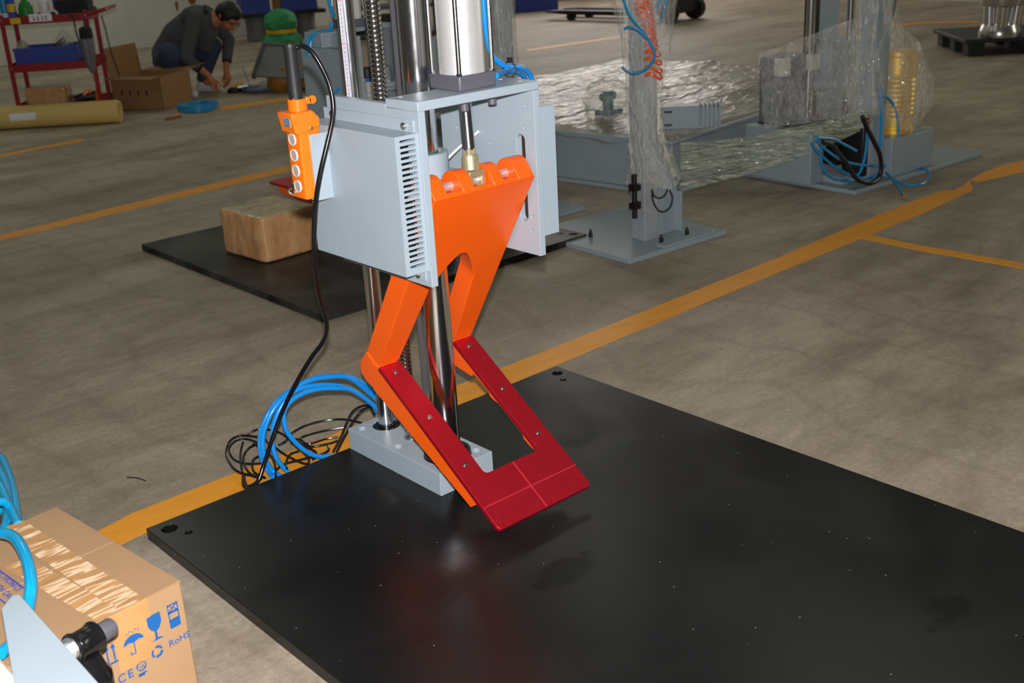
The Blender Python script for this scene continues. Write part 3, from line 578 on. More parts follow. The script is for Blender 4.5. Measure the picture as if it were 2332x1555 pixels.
    cb2 = MB().box(.5115, .5158, -.545, -.203, .978 + dz, 1.004 + dz).box(.5115, .5158, -.545, -.203, .650 + dz, .6745 + dz)
    each('box_flange', cb2, pm, cb, bevel=0.0008)
    for y, z in ((-.514, .990), (-.2415, .992), (-.522, .662), (-.235, .662)):
        part('box_bolt', MB().cyl((.506, y, z + dz), (.5118, y, z + dz), .0080, n=20).cyl((.5038, y, z + dz), (.5062, y, z + dz), .0046, n=6), M['steel'], cb, bev=.0008)
    # inner electronics seen darkly through the louvres
    part('inner_module', MB().box(.470, .512, -.52, -.24, za + .02, zb - .03), M['dark'], cb)
    q0, q1 = .676 + dz, .980 + dz
    c2 = part('cover_box', MB().box(.9115, .914, -.552, -.205, q0, q1).box(.8612, .9115, -.552, -.5495, q0, q1).box(.8612, .9115, -.2075, -.205, q0, q1).box(.8612, .9115, -.5495, -.2075, q1 - .0025, q1).box(.8612, .9115, -.5495, -.2075, q0, q0 + .0025), pm, bev=0.0)
    part('slot_dark_block', MB().box(.885, .905, -.54, -.25, q0 + .01, q1 - .01), M['slot_shade'], c2)  # dark block added behind the pivot slot to make it look dark
    part('box_flange', MB().box(.861, .8655, -.545, -.205, .980 + dz, 1.002 + dz), pm, c2)
    # air cylinder
    ax, ay = .7065, -.480
    q = .0535
    eb = part('cylinder_end_block', MB().box(ax - q, ax + q, ay - q, ay + q, 1.042 + dz, 1.0755 + dz), M['dark_block'], bev=0.005, seg=3)
    part('cylinder_barrel', MB().cyl((ax, ay, 1.0755 + dz), (ax, ay, 1.56 + dz), .0510, n=72), M['alu'])
    part('cylinder_head_block', MB().box(ax - q, ax + q, ay - q, ay + q, 1.56 + dz, 1.594 + dz), M['dark_block'], bev=0.005, seg=3)
    for sx in (-1, 1):
        for sy in (-1, 1):
            tr = part('tie_rod', MB().cyl((ax + sx * .0475, ay + sy * .0475, 1.0755 + dz), (ax + sx * .0475, ay + sy * .0475, 1.56 + dz), .0052, n=16), M['steel'])
            part('rod_nut', MB().cyl((ax + sx * .0475, ay + sy * .0475, 1.0755 + dz), (ax + sx * .0475, ay + sy * .0475, 1.081 + dz), .0072, n=6), M['steel'], tr)
    pe = Vector((.6895, -.5065, .906 + dz)); ps = Vector((.7065, -.481, 1.022 + dz))
    part('piston_rod', MB().cyl(ps, pe, .0148, n=36), M['chrome'])
    mb = MB()
    for x, y in ((.6736, -.520), (.7656, -.507)): mb.cyl((x, y, 1.0225 + dz), (x, y, .998 + dz), .0098, n=20)
    each('mounting_screw', mb, M['dark_block'], tp, bevel=.001)
    d = (pe - ps).normalized()
    ce = part('rod_clevis', MB().cyl(pe + d * .012, pe + d * .046, .0195, n=32).cyl(pe + d * .009, pe + d * .0125, .0180, n=32), M['brass'], bev=.0015)
    part('lock_nut', MB().cyl(pe - d * .004, pe + d * .010, .0165, n=6), M['brass'], ce, bev=.001)
    # forked lower end: two cheeks and a bridge, window between
    cz0, cz1 = .812 + dz, .864 + dz; cy = -.514; bxc = .6868
    mb = MB().box(bxc - .0225, bxc + .0225, cy - .019, cy + .019, .851 + dz, cz1).box(bxc - .0225, bxc - .012, cy - .019, cy + .019, cz0, .851 + dz).box(bxc + .012, bxc + .0225, cy - .019, cy + .019, cz0, .851 + dz)
    part('clevis_fork', mb, M['brass'], ce, bev=.0015)
    # ---- swinging arm and fork, built hanging, then turned about the shaft
    rot = Matrix.Translation(SHAFT) @ Matrix.Rotation(tilt, 4, 'X') @ Matrix.Translation(-SHAFT)
    rot = Matrix.Translation((0, 0, dz)) @ rot
    def armpt(off): return lambda p: rot @ (ARM_A + ARM_T * p[1] + ARM_N * off + Vector((CX + p[0], 0, 0)))
    half = [(.147, 0), (.1485, .5356), (.0885, .5356), (.069, .318), (.0685, .303), (.064, .284), (.052, .262), (.037, .234), (.019, .2105), (.008, .2015)]
    outl = half + [(-x, y) for x, y in half[::-1]]
    arm = part('swing_arm', MB().prism(outl, armpt(0), lambda p: armpt(.058)((p[0], max(p[1], .040)))), M['orange'], bev=.0022, seg=3)
    # lugs over the shaft
    cyl_ = [(-.5608, .8265)] + [(SHAFT.y - .034 * cos(a), SHAFT.z + .034 * sin(a)) for a in [radians(37 + 13 * k) for k in range(12)]] + [(-.478, .815), (-.512, .797)]
    for x0, x1 in ((-.147, -.107), (-.063, -.029), (.026, .058), (.100, .147)):
        part('lug', MB().prism(cyl_, lambda p: rot @ Vector((CX + x0, p[0], p[1])), lambda p: rot @ Vector((CX + x1, p[0], p[1]))), M['orange'], arm, bev=.0018)
    strip_ = [(-.5608, .8265), (-.5535, .8350), (-.545, .8335), (-.53, .822)]
    part('front_lip', MB().prism(strip_, lambda p: rot @ Vector((CX - .1468, p[0], p[1])), lambda p: rot @ Vector((CX + .1468, p[0], p[1]))), M['orange'], arm, bev=.0012)
    part('pivot_shaft', MB().cyl(rot @ Vector((.500, SHAFT.y, SHAFT.z)), rot @ Vector((.876, SHAFT.y, SHAFT.z)), .0105, n=28), M['shaft'], arm)
    # heel and rails that carry the fork plate
    def fk(x, s_, h): return rot @ (FK_O + FK_T * s_ + FK_N * h + Vector((x, 0, 0)))
    rail = [(-.2875, .3650), (-.262, .372), (-.2332, .3965), (-.205, .368), (-.1975, .352), (-.2005, .329), (-.2215, .3125), (-.2445, .3035), (-.250, .2965), (-.609, .0985), (-.638, .1195)]
    for x0, x1 in ((.5392, .5545), (.8227, .838)):
        part('fork_rail', MB().prism(rail, lambda p: rot @ Vector((x0, p[0], p[1])), lambda p: rot @ Vector((x1, p[0], p[1]))), M['orange'], arm, bev=.002)
    for x0, x1 in ((.5545, .5985), (.7787, .8227)):
        heel = [(-.2875, .3640), (-.262, .372), (-.2332, .3965), (-.205, .368), (-.1975, .352), (-.2005, .329), (-.2215, .3125), (-.2445, .3035), (-.345, .285), (-.352, .2955), (-.4085, .262), (-.414, .249), (-.433, .2405), (-.445, .238), (-.532, .179), (-.536, .169), (-.557, .1555), (-.5795, .148), (-.5945, .147)]
        part('fork_rail_inner', MB().prism(heel, lambda p: rot @ Vector((x0, p[0], p[1])), lambda p: rot @ Vector((x1, p[0], p[1]))), M['orange'], arm, bev=.001)
    Lf = .516; hw = .1505; iw = .0865; ls = .3735; r = .012
    def cor(cx, cy, a0, n=6): return [(cx + r * cos(a0 + pi / 2 * k / n), cy + r * sin(a0 + pi / 2 * k / n)) for k in range(n + 1)]
    fo_ = [(-hw, 0), (-iw, 0)] + [(p[0], p[1]) for p in cor(-iw + r, ls - r, pi, 6)[::1]][::-1][::-1]
    # slot corners
    left_slot = [(-iw + r - r * cos(pi / 2 * k / 6), ls - r + r * sin(pi / 2 * k / 6)) for k in range(7)]
    right_slot = [(iw - r + r * sin(pi / 2 * k / 6), ls - r + r * cos(pi / 2 * k / 6)) for k in range(7)]
    tip_r = [(hw - r + r * cos(pi / 2 * k / 6), Lf - r + r * sin(pi / 2 * k / 6)) for k in range(7)]
    tip_l = [(-hw + r - r * sin(pi / 2 * k / 6), Lf - r + r * cos(pi / 2 * k / 6)) for k in range(7)]
    outf = [(-hw, 0), (-iw, 0)] + left_slot + right_slot + [(iw, 0), (hw, 0)] + tip_r + tip_l
    fp = part('fork_plate', MB().prism(outf, lambda p: fk(CX + p[0], p[1], -.0135), lambda p: fk(CX + p[0], p[1], 0)), M['red'], arm, bev=.0016, seg=2)
    def strip(x0, x1, s0, s1, h): return MB().prism([(x0, s0), (x1, s0), (x1, s1), (x0, s1)], lambda p: fk(CX + p[0], p[1], -.001), lambda p: fk(CX + p[0], p[1], h))
    part('centre_groove', strip(-.0021, .0021, ls + .001, Lf - .001, .0004), M['red_groove_glint'], fp, smooth=False)  # groove drawn as a strip in the painted highlight red
    part('cross_groove', strip(-hw + .001, hw - .001, .449, .452, .0003), M['red_groove_glint'], fp, smooth=False)
    for sx in (-1, 1):
        for sy, sz in ((-.3083, .3514), (-.4337, .2685), (-.5611, .1846)):
            s_ = (Vector((0, sy, sz)) - FK_O).dot(FK_T); x = CX + sx * .118
            part('fork_screw', MB().cyl(fk(x, s_, -.002), fk(x, s_, .0012), .0066, n=20).cyl(fk(x, s_, .0012), fk(x, s_, .0022), .0035, n=6), M['steel'], fp, bev=.0006)
    # measuring scale on the slim post
    if not far:
        a = Vector((-.6656, -.7444, 0)).normalized()
        sx, sy = CX - .0205, -.066 - .013
        sc_ = part('measuring_scale', MB().box(sx - .006, sx + .006, sy - .0006, sy + .0006, .99 + dz, 1.95, Matrix.Translation((sx, sy, 0)) @ Matrix.Rotation(radians(-40), 4, 'Z') @ Matrix.Translation((-sx, -sy, 0))), M['scale'], smooth=False)
        fr = Vector((cos(radians(-40)), sin(radians(-40)), 0)); nb, nr = [], []
        for k in range(100, 140):
            z = .01 * k - .0006
            o_ = Vector((sx, sy, z)) + Vector((fr.y, -fr.x, 0)) * .0008
            if k % 10 == 2: 
                nr.append(text_bm(str((k - 32) // 10 * 10), .0085, frame_m(o_ - fr * .0048, fr, (0, 0, 1)), .0001))
            else: nb.append(text_bm(str((k - 2) % 10), .0070, frame_m(o_ - fr * .0022, fr, (0, 0, 1)), .0001))
        part('scale_digits', merge(nb), M['ink_black'], sc_, smooth=False)
        part('scale_tens', merge(nr), M['ink_red'], sc_, smooth=False)
        # slim flat scale bar standing off the big post
        part('scale_bar', MB().box(CX - .041, CX - .030, -.312, -.3095, T, 1.95), M['grey_dark'], smooth=False)
    return arm

main = thing('drop_tester', 'blue-grey drop test machine in front with orange swing arm and red U-shaped fork', 'drop tester', (0, 0, 0))
tester(main)
back = thing('drop_tester', 'second drop tester standing behind the front machine, its fork raised level over a wrapped box', 'drop tester', (2.58, 1.21, 0), pi)
tester(back, far=True, dz=-.065, tilt=radians(-34.2), plate_shift=.18)
# valve box, regulators on the second tester
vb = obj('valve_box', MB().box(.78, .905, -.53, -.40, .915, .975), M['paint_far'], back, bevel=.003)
obj('valve_label', MB().box(.83, .86, -.5312, -.5298, .945, .962), M['white'], vb, smooth=False)
def regulator(x, y, z):
    r = obj('air_regulator', MB().lathe([(.018, .09), (.018, .105)], (x, y, z), n=20), M['bin_blue'], back)
    obj('regulator_knob', MB().lathe([(.020, .105), (.021, .112), (.021, .140), (.017, .145)], (x, y, z), n=20), M['black'], r)
    obj('regulator_bowl', MB().lathe([(.004, 0), (.014, .004), (.019, .02), (.019, .09)], (x, y, z), n=20), M['clear'], r)
    obj('bowl_float', MB().cyl((x, y, z + .01), (x, y, z + .07), .010), M['cream'], r)
regulator(2.58 - 1.772, 1.21 - 1.45, .690)
obj('regulator_bracket', MB().box(.822, .8445, -.248, -.232, .782, .794), M['paint_far'], back)

# ---------------------------------------------------------------- pendant controller on its bracket
br = obj('pendant_bracket', MB().box(.411, .4558, -.2965, -.2945, .815, .9645).box(.411, .413, -.2945, -.262, .815, .9645), M['paint'], main, bevel=.0006)
pd = thing('pendant_controller', 'orange pendant control with four pale round buttons, hung on the grey bracket', 'pendant control', (.414, -.2605, .82))
def pp(name, mb, m, par=pd, **k): return obj(name, mb, m, par, **k)
# local frame: buttons face -X
body = MB().prism(rrect(-.026, .030, -.028, .028, .006, 4), XY(.000), XY(.165))
pb = pp('body', body, M['orange_plastic'], bevel=.004, seg=3)
hd = MB().prism([(-.042, .196), (.014, .196), (.031, .178), (.031, .158), (.0, .150), (-.026, .146), (-.034, .150)], lambda p: (p[0], -.030, p[1]), lambda p: (p[0], .030, p[1]))
pp('head', hd, M['orange_plastic'], pb, bevel=.004, seg=3)
pp('body_rib', MB().box(-.004, .004, -.0302, -.024, .006, .140).box(.016, .024, -.0302, -.024, .01, .140), M['orange_plastic'], pb, bevel=.002)
pp('gland', MB().lathe([(.0215, .192), (.0215, .220), (.0195, .2215)], (-.004, 0, 0), n=28), M['orange_plastic'], pb, bevel=.0015)
pp('eyelet', MB().prism(circ(.026, .2165, .0095, 18), lambda p: (p[0], -.018, p[1]), lambda p: (p[0], -.012, p[1])).box(.008, .022, -.018, -.012, .2085, .2235), M['orange_plastic'], pb, bevel=.0015)
for i in range(4):
    z = .1345 - i * .0352
    bt = pp('button', MB().cyl((-.0262, 0, z), (-.0285, 0, z), .0116, n=28), M['lens'], bevel=.0008)
    pp('button_ring', MB().holed(circ(0, z, .0136, 28), [circ(0, z, .0116, 28)], lambda p: (-.0258, p[0], p[1]), lambda p: (-.0292, p[0], p[1])), M['white'], bt)
lb = pp('rating_label', MB().box(-.0405, -.0385, -.020, .008, .164, .186, Matrix.Identity(4)), M['galv'], smooth=False, label='small silver rating label')
mb = MB()
for k in range(4): mb.box(-.0409, -.0404, -.018, .005 - .005 * (k % 2), .167 + k * .0046, .1682 + k * .0046)
pp('label_print', mb, M['ink_black'], lb, smooth=False)
for x, y, z in ((.006, -.030, .158), (-.018, -.010, .222), (.012, -.012, .222)):
    ax = (0, -1, 0) if z < .2 else (0, 0, 1)
    pp('body_screw', MB().cyl((x, y + (.001 if z < .2 else 0), z), Vector((x, y, z)) + Vector(ax) * .003, .0042, n=14), M['steel'], pb, bevel=.0005)
pp('cord_sleeve', MB().lathe([(.0150, .219), (.0152, .25), (.0142, .33), (.0152, .3355), (.0146, .338), (.0118, .3375), (.0112, .32)], (-.006, 0, 0), n=24, cap=False), M['black'], label='black rubber strain sleeve')
off = Vector((.414, -.2605, .82))
cord = [Vector((.407, -.264, 1.11)) - off, Vector((.409, -.262, 1.142)) - off] + [Vector(p) - off for p in CORD[1:]] + [Vector((.300, .05, .010)) - off, Vector((.33, .11, .010)) - off]
pp('cord', MB().tube(cord, .0058, n=12, sub=6), M['black_gloss'], label='black control cord hanging to the floor')
pp('hanging_clip', MB().tube([(-.010, .018, -.002), (-.03, .03, .008), (-.034, .030, .018), (-.026, .022, .022)], .003, n=8).box(-.030, -.018, .012, .026, .020, .032), M['steel'], label='small metal clip')

# ---------------------------------------------------------------- hoses and cable behind the base
def fit_floor(P, r): return [(p[0], p[1], max(p[2], r + .0005)) for p in P]
mb = MB()
for P in (COIL_A, COIL_B, COIL_C, COIL_D): mb.tube(fit_floor(P, .0075), .0066, n=12, sub=6)
tag(obj('air_hose', mb, M['blue_hose']), 'bright blue air hose coiled behind the base block of the front tester', 'hose', 'loose blue hoses')
mb = MB()
for P in CABLE: mb.tube(fit_floor(P, .004), .0034, n=8, sub=6)
tag(obj('power_cable', mb, M['black_gloss']), 'tangle of thin black cable lying on the yellow line behind the base block', 'cable')
ha = obj('supply_hose', MB().tube(HOSE_A, .0066, n=12, sub=6), M['blue_hose'], main)
hb = obj('supply_hose', MB().tube(HOSE_B, .0066, n=12, sub=6), M['blue_hose'], main)
obj('cable_tie', MB().tube([(.905, -.412, 1.030), (.915, -.425, 1.050), (.908, -.412, 1.071), (.898, -.396, 1.055)], .0022, n=6, closed=True).box(.902, .912, -.418, -.408, 1.068, 1.080), M['black'], main)
obj('hose_fitting', MB().cyl((.760, -.478, 1.0575), (.800, -.474, 1.054), .0085, n=16), M['steel'], main)

# ---------------------------------------------------------------- foreground carton
A0 = Vector((-.2422, -.770, 0)); ang = math.atan2(.44, -.047) - pi / 2
ct = thing('carton', 'large sealed brown carton printed with blue umbrella and goblet marks', 'carton', A0, ang)
Hc, Wc, Dc = .33, .62, .445      # local: corner at origin, box runs to -X and +Y
obj('carton_body', MB().box(-Wc, 0, 0, Dc, 0, Hc), M['card'], ct, bevel=.004, seg=2)
g = MB()
def flap(u, v): return (-.003 - u * (Wc - .006), .003 + v * (.195), Hc + .0015 + .004 * (1 - v) * 0 + .0012 * sin(u * 9))
obj('top_flap', MB().box(-Wc + .002, -.001, -.001, Dc / 2 - .001, Hc, Hc + .0035).box(-Wc + .002, -.001, Dc / 2 + .001, Dc + .001, Hc, Hc + .003), M['card'], ct, bevel=.001)
tp_ = MB()
zt = Hc + .0042
tp_.grid(lambda u, v: (-.122 + u * .050 + .0, -.001 + v * (Dc + .002), zt + .0006 + .0006 * sin(v * 43 + u * 2) * sin(v * 17 + 1)), 6, 90)
tp_.grid(lambda u, v: (-.140 + u * .072, -.0022, zt - v * .115), 4, 8)
tp_.grid(lambda u, v: (-.160 + u * .045 - .02 * v, .0 + v * .30, zt + .0005 + .0008 * sin(v * 25)), 4, 24)
obj('packing_tape', tp_, M['tape'], ct)
# printed marks: top lettering
def flat(x, y, sx, a): return frame_m((x, y, zt + .0002), (cos(a), sin(a), 0), (-sin(a), cos(a), 0))
a_top = radians(-92)
INV = Matrix.Rotation(-ang, 4, 'Z') @ Matrix.Translation(-A0)
tm = []
def top_text(s, px, py, size):
    p = INV @ Vector((px, py, Hc)); return text_bm(s, size, flat(p.x, p.y, 1, a_top), .0002, 'RIGHT')
tm.append(top_text('ELECTRONICS', -.464, -.590, .0165)); tm.append(top_text('HANDLE WITH CARE', -.483, -.615, .0165))
bx = MB()
for px, w_ in ((-.446, .0022), (-.490, .0022)):
    p0 = INV @ Vector((px, -.625, Hc)); bx.box(p0.x - w_, p0.x, p0.y, p0.y + .30, zt, zt + .0006)
p0 = INV @ Vector((-.446, -.625, Hc)); p1 = INV @ Vector((-.490, -.625, Hc)); bx.box(p1.x - .002, p0.x, p0.y - .001, p0.y + .0012, zt, zt + .0006)
obj('printed_text', merge(tm + [bx.b]), M['ink_violet'], ct, smooth=False, label='violet-blue lettering in a ruled frame')
# printed marks on the end face (local y = 0 plane, x to the right, z up)
yf = -.0026
FZ = lambda p: (p[0], -.0005, p[1])
FZ1 = lambda p: (p[0], yf, p[1])
mk = MB()
def mpoly(pts): mk.prism(pts, FZ, FZ1)
# goblet (fragile)
gx, gz = -.0635, .2700
mpoly([(gx - .013, gz + .026), (gx + .013, gz + .026), (gx + .013, gz + .008), (gx + .008, gz - .002), (gx + .0015, gz - .006), (gx + .0015, gz - .021), (gx + .012, gz - .024), (gx - .012, gz - .024), (gx - .0015, gz - .021), (gx - .0015, gz - .006), (gx - .008, gz - .002), (gx - .013, gz + .008)])
# umbrella (keep dry)
ux, uz = -.1065, .2640
mpoly([(ux + .019 * cos(a), uz + .016 * sin(a)) for a in [pi * k / 12 for k in range(13)]] + [(ux - .0095, uz + .003), (ux, uz), (ux + .0095, uz + .003)])
mk.box(ux - .001, ux + .001, yf, -.0005, uz - .020, uz); mk.box(ux - .008, ux + .001, yf, -.0005, uz - .022, uz - .020); mk.box(ux - .009, ux - .007, yf, -.0005, uz - .022, uz - .015)
for k in range(5): mk.box(ux - .011 + k * .0055, ux - .0095 + k * .0055, yf, -.0005, uz + .019 + .003 * (k % 2), uz + .023 + .003 * (k % 2))
# stacking limit: three boxes
sx_, sz_ = -.0250, .2520
mk.box(sx_ - .010, sx_ + .010, yf, -.0005, sz_, sz_ + .015)
for k in (1, 2):
    z0 = sz_ + k * .0158
    for q in ((-.010, .010, z0, z0 + .0012), (-.010, .010, z0 + .0136, z0 + .0148), (-.010, -.0088, z0, z0 + .0148), (.0088, .010, z0, z0 + .0148)): mk.box(sx_ + q[0], sx_ + q[1], yf, -.0005, q[2], q[3])
    if k == 2:
        for s in (1, -1): mpoly([(sx_ - .010 * s, z0), (sx_ - .0085 * s, z0), (sx_ + .010 * s, z0 + .0148), (sx_ + .0085 * s, z0 + .0148)][:: s])
# this way up, partly behind the boot
wx, wz = -.150, .2650
mk.box(wx - .011, wx + .011, yf, -.0005, wz - .020, wz - .0175)
for s in (-.006, .006):
    mk.box(wx + s - .001, wx + s + .001, yf, -.0005, wz - .015, wz + .012); mpoly([(wx + s - .004, wz + .010), (wx + s + .004, wz + .010), (wx + s, wz + .018)])
# recycling ring
rx, rz = -.0680, .2230
for k in range(3):
    a0 = 2 * pi * k / 3 + .25; a1 = a0 + 1.6; n = 8
    mpoly([(rx + .0115 * cos(a0 + (a1 - a0) * i / n), rz + .0115 * sin(a0 + (a1 - a0) * i / n)) for i in range(n + 1)] + [(rx + .0078 * cos(a1 - (a1 - a0) * i / n), rz + .0078 * sin(a1 - (a1 - a0) * i / n)) for i in range(n + 1)])
# listing ring
lx, lz = -.1010, .2120
mk.holed(circ(lx, lz, .0092, 20), [circ(lx, lz, .0080, 20)], FZ, FZ1)
mk.box(lx - .008, lx + .008, yf, -.0005, lz - .0155, lz - .0140); mk.box(lx - .008, lx + .004, yf, -.0005, lz - .0185, lz - .0172)
def face_text(s, x, z, size, al='LEFT'): return text_bm(s, size, frame_m((x, yf, z), (1, 0, 0), (0, 0, 1)), .0003, al)
obj('handling_marks', merge([mk.b, face_text('RoHS', -.0450, .2190, .0185), face_text('UL', -.1062, .2085, .0095), face_text('C', -.148, .2020, .023), face_text('E', -.129, .2020, .023)]), M['ink_blue'], ct, smooth=False, label='blue handling symbols')

# ---------------------------------------------------------------- blue hoses over the carton
tag(obj('air_hose', MB().tube(FHOSE[:-1] + [(-.490, -.715, .352), (-.515, -.76, .352), (-.56, -.80, .36)], .0105, n=14, sub=7), M['cyan_hose']), 'thick cyan hose arching across the top of the large carton', 'hose', 'loose blue hoses')
mb = MB()
for i, P in enumerate(BHOSE): mb.tube(P, .0092, n=12, sub=6)
mb.tube([BHOSE[0][-1], (-.37, -.26, .352), (-.43, -.27, .348), (-.52, -.24, .35)], .0092, n=12, sub=5)
tag(obj('air_hose', mb, M['cyan_hose']), 'bundle of cyan hoses hanging down behind the large carton', 'hose', 'loose blue hoses')

# ---------------------------------------------------------------- machine corner in the near left foreground
fm = thing('foreground_machine', 'pale grey machine corner with triangular plate and black damper, beside the large carton', 'machine', (-.62, -1.18, 0))
FO = Vector((-.62, -1.18, 0))
def fl(*p): return Vector(p) - FO
W3 = [(-.503, -.712, .400), (-.492, -.718, .400), (-.497, -1.095, .400), (-.606, -1.035, .400), (-.530, -.740, .400)]
gp = MB(); a = [gp.b.verts.new(fl(*p)) for p in W3]; b_ = [gp.b.verts.new(fl(p[0], p[1], p[2] - .008)) for p in W3]
gp.face(a); gp.face(b_[::-1])
for i in range(5): gp.face([a[i], a[(i + 1) % 5], b_[(i + 1) % 5], b_[i]])
obj('gusset_plate', gp, M['paint'], fm, bevel=.0015)
obj('frame_rail', MB().box(-.30, .03, -.12, .20, .372, .3885).box(-.30, .02, -.12, .20, .30, .3715), M['alu'], fm, bevel=.003)
obj('rail_cover', MB().box(-.30, .045, .205, .40, .345, .396), M['cream'], fm, bevel=.006)
obj('machine_column', MB().box(-.30, .0, -.12, .06, 0, .30), M['paint'], fm, bevel=.003)
# damper with rubber-bushed eye
dm = Vector((-.4625, -.900, .380)) - FO; axd = (Vector((-.418, -.880, .3765)) - Vector((-.496, -.912, .3875))).normalized()
dp = obj('damper_eye', MB().lathe([(.020, -.024), (.0255, -.022), (.0225, -.012), (.0225, .012), (.0262, .022), (.020, .024)], dm, axd, n=32), M['black_gloss'], fm, bevel=.001, label='glossy black rubber-bushed eye')
obj('eye_bolt', MB().lathe([(.0155, .024), (.0160, .0275), (.0160, .055), (.0145, .058)], dm, axd, n=28), M['dark_block'], dp, bevel=.0008)
obj('washer', MB().lathe([(.0215, .0215), (.0215, .0255)], dm, axd, n=28), M['alu'], dp)
obj('washer', MB().lathe([(.0205, -.0275), (.0205, -.0235)], dm, axd, n=28), M['steel'], dp)
obj('eye_nut', MB().lathe([(.0150, -.046), (.0150, -.0275)], dm, axd, n=6).lathe([(.0105, -.075), (.0105, -.046)], dm, axd, n=20), M['alu'], dp, bevel=.001)
obj('damper_body', MB().lathe([(.0200, -.25), (.0290, -.24), (.0290, -.075), (.0300, -.068), (.0300, -.058), (.0240, -.046), (.0185, -.022)], dm, Vector((-.035, .03, 1)), n=32), M['black_gloss'], fm, label='black damper body')
obj('damper_mount', MB().box(-.02, .20, .22, .30, .10, .13).box(-.06, -.02, -.10, .30, .10, .40), M['paint'], fm)

# ---------------------------------------------------------------- wrapped box on the second plate
def rumple(o, amt, scale, mid=None):
    return o
def wrapped_box(name, L, loc, rz, sx, sy, sz, mats, label, cat, rough=.006, seed=0, group=None):
    rnd = random.Random(seed); mb = MB(); b = mb.b
    bmesh.ops.create_cube(b, size=1.0, matrix=Matrix.Translation((0, 0, .5)))
    bmesh.ops.subdivide_edges(b, edges=b.edges, cuts=7, use_grid_fill=True)
    for v in b.verts:
        # round the corners a little, then crumple
        x, y, z = v.co; r_ = Vector((x * sx, y * sy, z * sz))
        k = 1 - .05 * max(0, abs(2 * x) - .75) * max(0, abs(2 * y) - .75) * 16 * .5
        w = .5 + .5 * min(1, z * 6)
        n = Vector((rnd.uniform(-1, 1), rnd.uniform(-1, 1), rnd.uniform(-1, 1))) * rough * w
        v.co = Vector((r_.x * k, r_.y * k, max(0, r_.z + n.z * (1 if z > .02 else 0)))) + Vector((n.x, n.y, 0))
    for f in b.faces: f.material_index = 1 if f.normal.z > .7 else 0
    o = obj(name, mb, mats, None)
    s_ = o.modifiers.new('soften', 'SUBSURF'); s_.levels = 1; s_.render_levels = 2; o.location = loc; o.rotation_euler = (0, 0, rz)
    return tag(o, label, cat, group)
wrapped_box('wrapped_carton', 1, (1.525, 1.965, .0315), radians(4), .30, .34, .205, [M['tape_wrap'], M['tape_top']], 'tape-wrapped brown carton sitting on the second black steel plate', 'carton', .0028, 3)

# ---------------------------------------------------------------- steel columns on base plates
def bolt(par, x, y, z, m='black'):
    return obj('anchor_bolt', MB().cyl((x, y, z), (x, y, z + .020), .011, n=6).cyl((x, y, z + .018), (x, y, z + .034), .006, n=12), M[m], par)
def column(label, loc, rz, gus=True):
    t = thing('steel_column', label, 'steel column', loc, rz)
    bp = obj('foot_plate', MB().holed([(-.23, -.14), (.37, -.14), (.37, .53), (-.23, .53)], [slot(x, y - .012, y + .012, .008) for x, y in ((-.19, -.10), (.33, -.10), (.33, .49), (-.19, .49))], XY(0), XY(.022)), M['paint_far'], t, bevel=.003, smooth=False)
    obj('pad_strip', MB().box(-.02, .30, -.135, -.085, .022, .032), M['paint_far'], bp, bevel=.002)
    obj('post', MB().box(0, .085, 0, .085, .022, 2.2), M['galv'], t, bevel=.004)
    if gus:
        obj('gusset', MB().prism([(.085, .022), (.235, .022), (.235, .20), (.16, .34), (.085, .36)], XZ(.030), XZ(.040)), M['paint_far'], t, bevel=.0015)
        obj('stiffener', MB().box(.225, .235, .0, .07, .022, .20), M['paint_far'], t, bevel=.0015)
    for x, y in ((.04, -.06), (.20, -.06), (.27, .10), (-.10, .24)): bolt(t, x, y, .022)
    return t
c1 = column('galvanised steel column on a pale foot plate, wrapped in film with an orange coil tube', (2.665, .760, 0), radians(-3))
c2 = column('galvanised steel column partly hidden behind the air cylinder of the front tester', (2.60, 1.58, 0), radians(-3), gus=False)
obj('hinge_fitting', MB().cyl((-.03, .03, .13), (-.03, .03, .32), .012).box(-.045, -.005, .015, .05, .17, .20).box(-.045, -.005, .015, .05, .25, .28), M['dark'], c1)
lo = MB().tube(CLOOP1, .004, n=8, sub=6).tube(CLOOP2, .004, n=8, sub=6)
tag(obj('cable_loop', lo, M['black']), 'thin black cable loops hanging at the foot of the wrapped steel column', 'cable')
